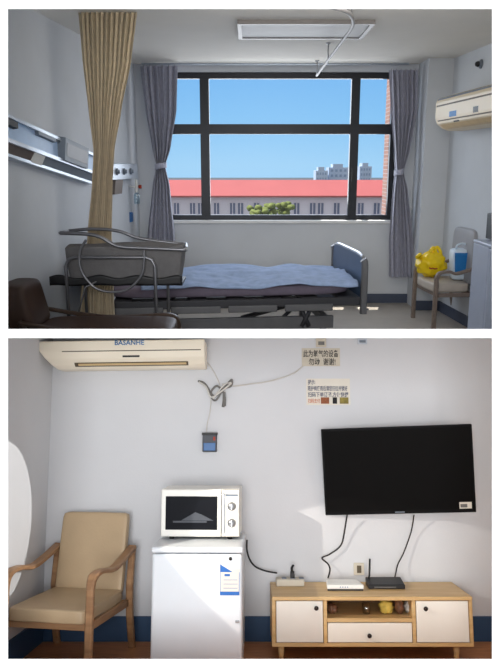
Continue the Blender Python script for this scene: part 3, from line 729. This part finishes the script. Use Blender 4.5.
# ---- air conditioner (shared) local: wall plane y=0, front -Y, x 0..Lx, z 0..h
def make_ac(label, room, loc, rot, Lx, dep, h, m, full=True):
    t = thing('air_conditioner', label, 'air conditioner', room, loc, rot=rot)
    if full: prof = [(0, 0.02), (0, h), (-dep * .75, h), (-dep * .95, h * .93), (-dep, h * .8), (-dep, h * .36), (-dep * .93, h * .2), (-dep * .75, h * .06), (-dep * .55, 0), (-.02, 0)]
    else: prof = [(0, 0.01), (0, h), (-dep, h), (-dep, h * .62), (-dep * .95, h * .36), (-dep * .80, h * .12), (-dep * .62, 0), (-.02, 0)]
    b = MB(); b.prism(prof, 'x', 0, Lx, bev=.006)
    if not full:
        for v in b.bm.verts:
            if v.co.x < .05: v.co.x += .10 * max(0, 1 - v.co.z / h) ** 1.6
    b.build('body', m, t)
    def yat(z):
        pts = prof[2:]
        for (y0, z0), (y1, z1) in zip(pts, pts[1:]):
            if z0 >= z >= z1 and z0 > z1: return y0 + (y1 - y0) * (z0 - z) / (z0 - z1)
        return -dep
    def strip(x0, x1, z0, z1, proud, name, mm, par=t):
        b = MB(); t_ = bmesh.new(); zs = [z0 + (z1 - z0) * i / 4 for i in range(5)]
        A = [[t_.verts.new((x, yat(z) - proud, z)) for z in zs] for x in (x0, x1)]; B = [[t_.verts.new((x, yat(z) + .004, z)) for z in zs] for x in (x0, x1)]
        for i in range(4):
            t_.faces.new((A[0][i], A[1][i], A[1][i + 1], A[0][i + 1])); t_.faces.new((B[0][i], B[0][i + 1], B[1][i + 1], B[1][i]))
            t_.faces.new((A[0][i], A[0][i + 1], B[0][i + 1], B[0][i])); t_.faces.new((A[1][i], B[1][i], B[1][i + 1], A[1][i + 1]))
        t_.faces.new((A[0][0], B[0][0], B[1][0], A[1][0])); t_.faces.new((A[0][4], A[1][4], B[1][4], B[0][4]))
        bmesh.ops.recalc_face_normals(t_, faces=t_.faces); b._merge(t_); return b.build(name, mm, par)
    return t, strip
acl = 1.36; aflare = atan(.0875)
az = P('A', 442, 131, 6.7).z
rotA = Mx.Rotation(R(-90) + aflare, 4, 'Z')
ay = 6.72
t, strip = make_ac('cream wall air conditioner on the right wall near the corner', 'A', (WR(ay), ay, az), rotA, acl, .29, .30, M['acA'])
strip(.02, acl - .01, .262, .288, .001, 'shade_band', M['panelgrey']); strip(.03, acl - .02, .205, .218, .0015, 'intake_slot', M['acslot'])  # grey top band painted in for the shadow above the unit
strip(.05, acl - .02, .078, .088, .0015, 'seam', M['acslot'])
strip(.36, .52, .10, .145, .0015, 'blue_sticker', M['bagblue']); strip(.42, .54, .055, .066, .002, 'display', M['blackplastic'])
strip(.88, .98, .10, .145, .0015, 'black_sticker', M['blackplastic'])
strip(.06, acl - .05, .012, .05, .003, 'louver', M['acflap'])
# ceiling sprinkler / detector on the right wall
ny = 6.45; dx_ = WR(ny); nz = P('A', 481, 64, ny).z
t = thing('wall_nozzle', 'small dark dome shaped nozzle high on the right wall above the air conditioner', 'nozzle', 'A', (dx_, ny, nz))
mm = Mx.Translation((dx_, ny, nz)) @ Mx.Rotation(-pi / 2, 4, 'Y')
b = RB(); b.lathe([(.04, 0), (.038, .012), (.022, .02)], 16, mm); b.build('base', M['panelgrey'], t)
b = RB(); b.lathe([(.02, .018), (.026, .03), (.018, .05), (.004, .056)], 14, mm); b.build('head', M['blackplastic'], t)

# ---- outside the window
GZ = -14
b = MB(); b.box((-400, 12, GZ - .5), (400, 900, GZ)); struct(b.build('ground', M['ground']))
Yx = 110
def E(x, y, Y=Yx): return P('A', x, y, Y)
bt = thing('building', 'long low pale building with a red roof across the street', 'building', 'A', (5, Yx, GZ))
ex0, ex1 = E(90, 196).x, E(470, 196).x; er, ee = E(280, 183).z, E(280, 196.5).z
b = RB(); b.box((ex0, Yx, GZ), (ex1, Yx + 12, ee)); b.build('wall', M['extwall'], bt)
b = RB(); b.prism([(Yx - .8, ee - .1), (Yx - .8, ee + .15), (Yx + 6, er + .35), (Yx + 12.8, ee + .15), (Yx + 12.8, ee - .1)], 'x', ex0 - .6, ex1 + .6); b.build('roof', M['roofred'], bt)
k = 0; xs = 150
while xs < 410:
    q0, q1 = E(xs, 203), E(xs + 5.2, 214)
    if (k % 5) not in (2, 4):
        b = RB(); b.box((q0.x, Yx - .12, q1.z), (q1.x, Yx + .05, q0.z)); wv = b.build('window', M['extwin'], bt)
        b = RB(); xm = (q0.x + q1.x) / 2; b.box((xm - .06, Yx - .2, q1.z), (xm + .06, Yx - .121, q0.z)).box((q0.x - .1, Yx - .3, q1.z - .15), (q1.x + .1, Yx - .121, q1.z)); b.build('window_trim', M['extwall'], wv)
    xs += 8; k += 1
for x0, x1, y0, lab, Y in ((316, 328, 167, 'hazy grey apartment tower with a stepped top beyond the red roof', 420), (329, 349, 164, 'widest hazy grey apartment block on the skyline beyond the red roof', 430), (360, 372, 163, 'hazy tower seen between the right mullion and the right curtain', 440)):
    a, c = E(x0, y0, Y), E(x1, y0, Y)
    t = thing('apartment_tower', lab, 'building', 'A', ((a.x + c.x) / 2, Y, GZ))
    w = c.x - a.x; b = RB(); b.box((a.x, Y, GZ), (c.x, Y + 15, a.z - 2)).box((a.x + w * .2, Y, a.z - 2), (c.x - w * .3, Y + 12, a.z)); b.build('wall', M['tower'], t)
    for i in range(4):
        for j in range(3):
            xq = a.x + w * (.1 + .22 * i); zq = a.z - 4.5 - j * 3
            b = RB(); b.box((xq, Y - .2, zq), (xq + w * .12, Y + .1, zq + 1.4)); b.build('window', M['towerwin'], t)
for x, r, s, lab in ((262, 203, 1.0, 'small yellow green tree in front of the red roofed building, left of the pair'), (281, 201, 1.25, 'larger yellow green tree in front of the red roofed building, right of the pair')):
    Y = 80 if s < 1.1 else 92; a = E(x, 216, Y); tp = E(x, r, Y)
    t = thing('tree', lab, 'tree', 'A', (a.x, Y, GZ), group='street trees')
    b = RB(); b.tube([(a.x, Y, GZ), (a.x + .1, Y, a.z - 1.5), (a.x, Y, tp.z - .8)], .2, 8, radii=[.3, .22, .08]); b.build('trunk', M['trunk'], t)
    b = RB()
    for i in range(26):
        an = random.random() * 2 * pi; rr = random.random() ** .5 * 1.6 * s; zz = tp.z - .35 - random.random() * 3.6 * s * .6
        b.blob((a.x + rr * cos(an), Y + rr * sin(an), zz), (.45, .45, .35), .5, 4, 2, seed=i)
    b.build('crown', M['leaf'], t)
# brick wing of the same hospital, right of the window
a, c = P('A', 384, 150, 9.9), P('A', 430, 150, 9.9)
b = MB(); b.box((a.x, 9.6, GZ), (c.x + 1.5, 9.9, 5)); tag(b.build('brick_pier', M['brick']), 'brown brick pier outside the window beside the right curtain', 'brick pier')

# ================================================================== LOWER ROOM THINGS
def PBx(x, y, Y): return P('B', x, y, Y)
# ---- air conditioner
a = PBx(36, 369, 3.70); c = PBx(205, 360, 3.70)
Lb = c.x - a.x
roll = -R(1.6)
hB = zt(3.68) - a.z - .012
rotB = Mx.Rotation(R(-0.6), 4, 'Z') @ Mx.Rotation(roll, 4, 'Y')
t, strip = make_ac('cream wall air conditioner hung above the tan armchair', 'B', (a.x, DB - .004, a.z), Mx.Rotation(-R(.8), 4, 'Y'), Lb, .215, hB - .012, M['acB'], full=False)
print('ac', a, c, hB, Lb)
strip(.14, Lb - .02, hB * .55, hB * .58, .001, 'seam', M['acslot'])
strip(.46, .55, hB * .35, hB * .41, .0015, 'display', M['blackplastic'])
strip(.20, Lb - .09, hB * .075, hB * .20, .0015, 'vent_opening', M['acslot']); strip(.22, Lb - .10, hB * .10, hB * .165, .005, 'louver', M['acflap'])
b = MB(); text_mb(b, 'BASANHE', .036, Mx.Translation((.42, -.2165, hB * .76)) @ FACE, .155); b.build('blue_lettering', M['acblue'], t)

# ---- wall cable, knot and hanging controller
Yw = DB - .012
def wv(x, y, o=.0): return PBx(x, y, Yw - o)
b = MB()
b.tube(spline([wv(303, 366), wv(292, 374), wv(270, 381), wv(250, 384), wv(234, 386, .006), wv(222, 384, .01)], 6), .0035, 6)
b.tube(spline([wv(207, 362), wv(214, 372), wv(219, 383), wv(221, 391, .01)], 6), .0028, 6)
tag(b.build('wall_cable', M['cablewhite'], room='B'), 'thin white cable running along the wall from the upper sign to the knot', 'cable')
t = thing('cable_bundle', 'grey knotted bundle of cable on the wall right of the air conditioner', 'cable', 'B', wv(218, 400))
b = RB()
b.tube(spline([wv(198, 381, .004), wv(204, 383, .01), (wv(209, 390, .014)), wv(212, 398, .012), wv(216, 400, .02), wv(222, 391, .024), wv(229, 382, .02), wv(232, 380, .014), wv(231, 386, .012), wv(223, 389, .016), wv(215, 396, .02), wv(211, 392, .02), wv(217, 386, .02), wv(224, 394, .02), wv(225, 406, .012)], 8), .0055, 8)
b.build('loop', M['cablegrey'], t)
b = RB(); b.tube(spline([wv(199, 382, .012), wv(206, 387, .02), wv(211, 397, .022), wv(219, 393, .028), wv(228, 386, .026), wv(231, 383, .02), wv(224, 385, .024), wv(213, 399, .026)], 8), .0048, 8); b.build('loop', M['cablewhite'], t)
b = RB(); b.tube(spline([wv(224, 392, .02), wv(224, 400, .016), wv(223, 407, .012)], 5), .008, 8); b.build('tail', M['cablegrey'], t)
t = thing('wall_controller', 'small grey and blue controller box hanging by a wire from the cable bundle', 'controller', 'B', wv(209, 452))
b = RB(); b.tube(spline([wv(211, 398, .012), wv(210, 412), wv(207, 425), wv(206.5, 434)], 6), .0028, 6); b.build('wire', M['cablewhite'], t)
p0, p1 = wv(202.5, 452), wv(217, 433)
b = RB(); b.box((p0.x, DB - .028, p0.z), (p1.x, DB - .002, p1.z), .004); cs = b.build('case', M['devgrey'], t)
b = RB(); b.box((p0.x + .006, DB - .0305, p0.z + .008), (p1.x - .008, DB - .027, p0.z + .05), .002); b.build('blue_screen', M['devblue'], cs)
b = RB(); b.box((p0.x - .003, DB - .036, p1.z - .012), (p1.x + .004, DB - .002, p1.z + .002), .003); b.build('top_cap', M['blackplastic'], cs)
b = RB(); b.box((p1.x - .02, DB - .0305, p1.z - .04), (p1.x - .008, DB - .027, p1.z - .02), .001); b.build('button', M['red'], cs)

# ---- signs
q0, q1 = wv(302, 366), wv(340, 348)
t = thing('wall_sign', 'upper small paper notice with two lines of Chinese writing', 'sign', 'B', wv(321, 366), rot=Mx.Rotation(-R(1.5), 4, 'Y'))
b = RB(); b.box((q0.x, DB - .004, q0.z), (q1.x, DB - .0005, q1.z)); s_ = b.build('sheet', M['paper2'], t)
w = q1.x - q0.x; h = q1.z - q0.z
b = RB(); text_mb(b, '此为氧气的设备', h * .42, Mx.Translation((q0.x + w * .04, DB - .0045, q0.z + h * .54)) @ FACE, w * .92); text_mb(b, '勿动  谢谢!', h * .42, Mx.Translation((q0.x + w * .18, DB - .0045, q0.z + h * .09)) @ FACE, w * .7); b.build('writing', M['ink'], t)
q0, q1 = wv(306.5, 405), wv(350, 378.5)
t = thing('wall_sign', 'lower white paper notice with navy writing and small pictures', 'sign', 'B', wv(328, 405))
b = RB(); b.box((q0.x, DB - .004, q0.z), (q1.x, DB - .0005, q1.z)); b.build('sheet', M['paper'], t)
w = q1.x - q0.x; h = q1.z - q0.z
b = RB()
for i, (s_, ww) in enumerate((('提示:', .17), ('陪护椅使用后请您归位并锁好', .9), ('扫码下单订餐,方便快捷', .92))):
    text_mb(b, s_, h * .2, Mx.Translation((q0.x + w * .04, DB - .0045, q0.z + h * (.79 - .235 * i))) @ FACE, w * ww)
b.build('writing', M['inkblue'], t)
b = RB(); text_mb(b, '扫码支付', h * .18, Mx.Translation((q0.x + w * .04, DB - .0045, q0.z + h * .09)) @ FACE, w * .27); b.build('orange_writing', M['inkorange'], t)
for x0, x1, m_ in ((.33, .52, 'picbrown'), (.6, .7, 'ink'), (.76, .96, 'picolive')):
    b = RB(); b.box((q0.x + w * x0, DB - .0052, q0.z + h * .05), (q0.x + w * x1, DB - .0035, q0.z + h * .29)); b.build('picture', M[m_], t)
# boxes just under the ceiling
p0, p1 = wv(316, 347), wv(326, 338)
t = thing('junction_box', 'small beige junction box above the upper notice', 'junction box', 'B', wv(321, 347))
b = RB(); b.box((p0.x, DB - .02, p0.z), (p1.x, DB - .001, p1.z - .002), .003); b.build('case', M['paper2'], t)
b = RB(); b.box((p0.x + .012, DB - .022, p0.z + .01), (p1.x - .01, DB - .019, p1.z - .02), .001); b.build('cover', M['cablegrey'], t)
p0, p1 = wv(358, 344), wv(367, 338)
t = thing('wall_outlet', 'grey outlet cover high on the wall right of the notices', 'outlet', 'B', wv(362, 344))
b = RB(); b.box((p0.x, DB - .012, p0.z), (p1.x, DB - .001, p1.z - .002), .002); b.build('plate', M['alu'], t)
b = RB(); b.box((p0.x + .008, DB - .014, p0.z + .008), (p1.x - .008, DB - .011, p1.z - .012), .001); b.build('cover', M['panelgrey'], t)

# ---- television
tc = PBx(397.5, 470, 3.80)
tvw = PBx(471, 470, 3.80).x - PBx(323, 470, 3.80).x; tvh = PBx(397, 426, 3.8).z - PBx(397, 514.5, 3.8).z
rt = Mx.Rotation(R(-7), 4, 'Z') @ Mx.Rotation(R(9), 4, 'X') @ Mx.Rotation(R(-2.0), 4, 'Y')
tv = thing('television', 'black flat television mounted on the wall above the low cabinet', 'television', 'B', tc, rot=rt)
hw, hh = tvw / 2, tvh / 2
b = MB(); b.box((-hw, -.012, -hh), (hw, .012, hh), .004).box((-hw * .55, .012, -hh * .7), (hw * .55, .035, hh * .3), .01); b.build('case', M['tvblack'], tv)
b = MB(); b.box((-hw + .011, -.0135, -hh + .02), (hw - .011, -.0115, hh - .011)); b.build('screen', M['tvscreen'], tv)
b = MB(); b.box((-.025, -.0132, -hh + .007), (.025, -.011, -hh + .013)); b.build('brand_plate', M['panelgrey'], tv)
b = MB(); b.box((hw - .085, -.0145, -hh + .022), (hw - .022, -.0134, -hh + .056)); st = b.build('sticker', M['paper'], tv)
b = MB(); b.box((hw - .08, -.0149, -hh + .028), (hw - .045, -.0144, -hh + .046)); b.build('sticker_print', M['cablegrey'], st)
b = MB(); b.box((-.08, .034, -.1), (.08, .05, .1), .003); 
b.build('wall_bracket', M['blackplastic'], tv)

# ---- low cabinet
cf = 3.53; cb = 3.872
x0, x1 = PBx(272, 620, cf).x, PBx(473, 620, cf).x
z1 = PBx(372, 596.5, cf).z; z0 = PBx(372, 647, cf).z
print('stand', x0, x1, z0, z1)
st = thing('tv_cabinet', 'low oak cabinet with two ivory doors and one drawer under the television', 'cabinet', 'B', ((x0 + x1) / 2, (cf + cb) / 2, 0))
T = .018
dl = PBx(323.5, 620, cf).x; dr_ = PBx(416, 620, cf).x; zmid = PBx(370, 620.5, cf).z
b = RB(); b.box((x0, cf - .006, z1 - T), (x1, cb, z1), .003); b.build('top', M['oak'], st)
b = RB(); b.box((x0, cf, z0), (x1, cb, z0 + T), .002); b.build('bottom', M['oak'], st)
for xa in (x0, x1 - T):
    b = RB(); b.box((xa, cf, z0 + T), (xa + T, cb, z1 - T), .002); b.build('side', M['oak'], st)
for xa in (dl, dr_ - T):
    b = RB(); b.box((xa, cf, z0 + T), (xa + T, cb - .01, z1 - T), .002); b.build('divider', M['oak'], st)
b = RB(); b.box((dl + T, cf + .002, zmid - T / 2), (dr_ - T, cb - .01, zmid + T / 2), .002); b.build('shelf', M['oak'], st)
b = RB(); b.box((x0 + T, cb - .01, z0 + T), (x1 - T, cb, z1 - T)); b.build('back_panel', M['oakshade'], st)
def knob(x, z, par):
    b = RB(); b.lathe([(.004, 0), (.004, .012), (.010, .016), (.011, .022), (.007, .026)], 14, Mx.Translation((x, cf + .004, z)) @ Mx.Rotation(pi / 2, 4, 'X')); b.build('knob', M['knob'], par)
b = RB(); b.box((x0 + T + .003, cf - .002, z0 + T + .003), (dl - .003, cf + .014, z1 - T - .003), .002); d = b.build('door', M['doorwhite'], st); k_ = PBx(316, 607.5, cf); knob(k_.x, k_.z, d)
b = RB(); b.box((dr_ + .003, cf - .002, z0 + T + .003), (x1 - T - .003, cf + .014, z1 - T - .003), .002); d = b.build('door', M['doorwhite'], st); k_ = PBx(425, 608, cf); knob(k_.x, k_.z, d)
b = RB(); b.box((dl + T + .003, cf - .002, z0 + T + .003), (dr_ - T - .003, cf + .014, zmid - T / 2 - .003), .002); d = b.build('drawer', M['doorwhite'], st); k_ = PBx(369, 635, cf); knob(k_.x, k_.z, d)
for xa in (x0 + .045, x1 - .075):
    for ya in (cf + .04, cb - .04):
        b = RB(); b.lathe([(.010, 0), (.017, z0)], 14, Mx.Translation((xa, ya, 0))); b.build('leg', M['oak'], st)
# things in the open compartment
zs_ = zmid + T / 2
for x, w, h, d_, m_, nm, lab, cat in ((332, .04, .045, .03, 'snackbrown', 'snack_packet', 'brown snack packet at the left end of the open compartment', 'packet'),
        (366, .022, .05, .02, 'clearbag', 'drinking_glass', 'small clear glass standing left of the yellow packet', 'glass'),
        (386, .055, .062, .04, 'snackyellow', 'snack_packet', 'crinkled yellow snack packet in the open compartment', 'packet'),
        (399, .04, .066, .035, 'snackbrown', 'snack_packet', 'dark brown snack packet right of the yellow packet', 'packet'),
        (409, .035, .06, .035, 'clearbag', 'snack_packet', 'pale wrapped packet at the right end of the open compartment', 'packet')):
    p = PBx(x, 612, 3.63)
    b = MB()
    if nm == 'drinking_glass':
        b.lathe([(.014, 0), (.019, .002), (.022, h), (.020, h), (.016, .004)], 16); tag(b.build(nm, glass_mat('tumbler', (.85, .85, .85), .2), room='B', loc=V((p.x, 3.62, zs_))), lab, cat)
    else:
        b.blob((0, 0, h * .5), (w * .62, d_, h * .52), .45, 2.5, 3, seed=x)
        for v in b.bm.verts: v.co.z = max(0, v.co.z)
        tag(b.build(nm, M[m_], room='B', loc=V((p.x, 3.63, zs_))), lab, cat, 'snacks in the open compartment' if False else None)

# ---- things on the cabinet
zt_ = z1
# power strip
p = PBx(290, 580, 3.78)
t = thing('power_strip', 'white power strip with a black plug on the left end of the cabinet top', 'power strip', 'B', (p.x, 3.79, zt_))
pw = PBx(304, 580, 3.78).x - PBx(276, 580, 3.78).x
b = RB(); b.box((p.x - pw / 2, 3.75, zt_), (p.x + pw / 2, 3.83, zt_ + .035), .006); b.build('case', M['paper2'], t)
for i in range(3):
    b = RB(); xx = p.x - pw / 2 + .03 + i * .045; b.box((xx, 3.77, zt_ + .034), (xx + .025, 3.81, zt_ + .037), .001); b.build('socket', M['panelgrey'], t)
px2 = PBx(292.5, 575, 3.78).x
t = thing('plug', 'black plug standing in the white power strip', 'plug', 'B', (px2, 3.79, zt_ + .0375))
b = RB(); b.box((px2 - .011, 3.775, zt_ + .0375), (px2 + .011, 3.805, zt_ + .07), .004); b.build('body', M['blackplastic'], t)
b = RB(); b.tube(spline([(px2, 3.79, zt_ + .065), (px2 - .003, 3.79, zt_ + .085), (px2 + .006, 3.80, zt_ + .098)], 4), .0065, 8); b.build('cord_end', M['blackplastic'], t)
# white router
p = PBx(344.5, 580, 3.70)
t = thing('router', 'white set-top router box on the cabinet top under the television', 'router', 'B', (p.x, 3.72, zt_))
rw = .095
b = RB(); b.prism([(p.x - rw, 3.65), (p.x + rw * .95, 3.65), (p.x + rw * .78, 3.79), (p.x - rw * .88, 3.79)], 'z', zt_ + .008, zt_ + .03, bev=.005); b.build('case', M['whiteplastic'], t)
b = RB(); b.prism([(p.x - rw * .97, 3.652), (p.x + rw * .92, 3.652), (p.x + rw * .76, 3.785), (p.x - rw * .86, 3.785)], 'z', zt_, zt_ + .009); b.build('base', M['blackplastic'], t)
b = RB()
for i in range(4): b.box((p.x - .03 + .012 * i, 3.6488, zt_ + .017), (p.x - .025 + .012 * i, 3.6505, zt_ + .021))
b.build('indicator_lights', M['devblue'], t)
# black router with antenna
p = PBx(385, 578, 3.74)
t = thing('router', 'black router with one upright antenna on the cabinet top', 'router', 'B', (p.x, 3.76, zt_))
rw = PBx(403, 578, 3.72).x - PBx(385, 578, 3.72).x
b = RB(); b.prism([(3.69, zt_), (3.69, zt_ + .022), (3.80, zt_ + .04), (3.80, zt_)], 'x', p.x - rw, p.x + rw, bev=.004); b.build('case', M['blackplastic'], t)
b = RB(); a0 = PBx(367, 574, 3.78); a1 = PBx(370, 559, 3.78); b.tube([(a0.x + .006, 3.78, zt_ + .03), (a0.x + .012, 3.78, zt_ + .05), (a1.x, 3.785, a1.z)], .005, 8); b.build('antenna', M['blackplastic'], t)
b = RB(); b.box((p.x - rw * .7, 3.6885, zt_ + .008), (p.x + rw * .5, 3.6905, zt_ + .012)); b.build('status_strip', M['cablegrey'], t)
# television cables
def wcab(pts, r, label, m_, name='television_cable'):
    b = MB(); b.tube(spline([PBx(*q) for q in pts], 8), r, 7); tag(b.build(name, m_, room='B'), label, 'cable')
for q in ():
    pass
wcab([(347, 515, 3.83), (345, 528, 3.86), (341, 545, 3.875), (330, 554, 3.87), (322, 558, 3.86), (328, 564, 3.86), (330, 570, 3.85), (328, 578, 3.83)], .0042, 'black cable looping from the television to the white router', M['cableblack'])
wcab([(414, 515, 3.83), (411, 532, 3.87), (404, 552, 3.87), (398, 564, 3.86), (396, 572, 3.84), (395, 577, 3.82)], .0036, 'dark cable hanging from the television to the black router', M['cableblack'])
wcab([(247, 540, 3.86), (247, 550, 3.87), (250, 560, 3.87), (256, 567, 3.86), (266, 571, 3.85), (277, 573, 3.83)], .0046, 'black power cord drooping from the microwave to the power strip', M['cableblack'], 'microwave_cable')
# wall socket behind the routers and small plug
t = thing('wall_socket', 'small tan wall socket just above the cabinet between the two routers', 'socket', 'B', PBx(359, 574, 3.89))
p0, p1 = PBx(354, 575, 3.89), PBx(364, 563, 3.89)
b = RB(); b.box((p0.x, DB - .014, p0.z), (p1.x, DB - .001, p1.z), .002); b.build('plate', M['paper2'], t)
b = RB(); b.box((p0.x + .016, DB - .018, p0.z + .012), (p1.x - .016, DB - .013, p1.z - .012), .001); b.build('socket_holes', M['acslot'], t)

# ---- refrigerator and microwave
fy = 3.32
fl, fr = PBx(151, 600, fy), PBx(242, 600, fy); fh = PBx(195, 550, fy).z + .012
make_fridge('white small refrigerator with blue energy label between the tan armchair and the cabinet', 'B', ((fl.x + fr.x) / 2, fy, 0), R(-1), fr.x - fl.x, .5, fh, stick)
print('fridge', fl, fr, fh)
my = 3.56
a, c = PBx(161, 520, my), PBx(239.5, 520, my); mh = PBx(200, 489, my).z - fh
make_micro('white microwave with two silver dials standing on the small refrigerator', 'B', ((a.x + c.x) / 2, my, fh), R(-2), c.x - a.x, .26, mh)
# ---- tan armchair
make_armchair('armchair', 'tan vinyl armchair with curved walnut arms beside the small refrigerator', 'B', (-.868, 3.53, 0), R(-11), .415, .49, .305, .675, .452, (M['tan'], M['brownwood']), seat_t=.06, back_t=.045, leg=.034, rake=.07, sq=.035)

# ================================================================== LIGHT
w = bpy.data.worlds.new('world'); SC.world = w; w.use_nodes = True; nt = w.node_tree
bg = nt.nodes['Background']
tcn = nt.nodes.new('ShaderNodeTexCoord'); sx = nt.nodes.new('ShaderNodeSeparateXYZ'); rp = nt.nodes.new('ShaderNodeValToRGB')
nt.links.new(tcn.outputs['Generated'], sx.inputs[0]); nt.links.new(sx.outputs['Z'], rp.inputs['Fac']); nt.links.new(rp.outputs['Color'], bg.inputs['Color'])
el = rp.color_ramp.elements
el[0].position = 0.0; el[0].color = lin((166, 214, 248)); el[1].position = 1.0; el[1].color = lin((80, 140, 220))
e = el.new(.06); e.color = lin((140, 200, 246)); e = el.new(.2); e.color = lin((104, 172, 240))
bg.inputs['Strength'].default_value = 1.0
# neutral white half added behind the viewer to whiten the front light, clear blue beyond the window
mr = nt.nodes.new('ShaderNodeMapRange'); mr.inputs['From Min'].default_value = -.35; mr.inputs['From Max'].default_value = .15
nt.links.new(sx.outputs['Y'], mr.inputs['Value'])
mx = nt.nodes.new('ShaderNodeMix'); mx.data_type = 'RGBA'; mx.inputs['A'].default_value = lin((206, 208, 212))
nt.links.new(mr.outputs['Result'], mx.inputs['Factor']); nt.links.new(rp.outputs['Color'], mx.inputs['B']); nt.links.new(mx.outputs['Result'], bg.inputs['Color'])
def light(name, kind, loc, target, energy, color, size=None, sizey=None, room='A', **kw):
    d = bpy.data.lights.new(name, kind); d.energy = energy; d.color = color
    if kind == 'AREA':
        d.shape = 'RECTANGLE'; d.size = size; d.size_y = sizey or size
    for k_, v_ in kw.items(): setattr(d, k_, v_)
    o = bpy.data.objects.new(name, d); C.objects.link(o)
    dv = (V(target) - V(loc)); q = dv.to_track_quat('-Z', 'Y').to_matrix().to_4x4()
    o.matrix_world = ROOM[room] @ Mx.Translation(V(loc)) @ q
    return o
light('sun', 'SUN', (0, 0, 30), (.5, 0.0, 29.134), 6.0, (1, .96, .9), angle=R(.5))
light('window_daylight', 'AREA', ((wx0 + wx1) / 2, DA + .35, 1.7), ((wx0 + wx1) / 2, 5.5, .9), 42, (.93, .96, 1), 2.2, 1.4)
light('room_fill', 'AREA', (.5, 4.3, 2.42), (.7, 7.0, .9), 19, (1, .93, .84), 1.6, .6)  # unseen fill under the ceiling, added to brighten the upper room
for x_ in (337, 384):
    p = P('A', x_, 307, 7.24); p.z = 0
    light('sun_patch', 'SPOT', (p.x + .2, p.y + .92, 3.9), (p.x, p.y, 0), 1500, (1, .94, .84), spot_size=R(8), spot_blend=.05, shadow_soft_size=.01)
light('front_fill', 'AREA', (-.3, -2.2, .85), (0, 3.5, .8), 185, (.97, .985, 1), 1.7, 2.0, room='B')  # area fill added behind the camera for the front wall and both rooms
light('right_wall_fill', 'AREA', (1.56, 2.95, .95), (.9, 3.9, .85), 3.0, (1, .9, .8), .3, .9, room='B')  # warm fill added out of view, lifts the right side of the lower room
light('side_sun', 'SPOT', (1.4, 2.8, 1.15), (-1.16, 3.30, .68), 170, (1, .98, .94), spot_size=R(16), spot_blend=.0, shadow_soft_size=.003, room='B')
light('low_sun', 'SPOT', (-1.0, 2.8, 1.25), (.95, 3.9, -.02), 70, (1, .93, .82), spot_size=R(30), spot_blend=.05, shadow_soft_size=.01, room='B')

SC.view_settings.view_transform = 'Standard'
SC.view_settings.look = 'None'
SC.view_settings.exposure = 0
try:
    SC.cycles.use_denoising = True
    SC.cycles.max_bounces = 10; SC.cycles.transparent_max_bounces = 12
except Exception: pass
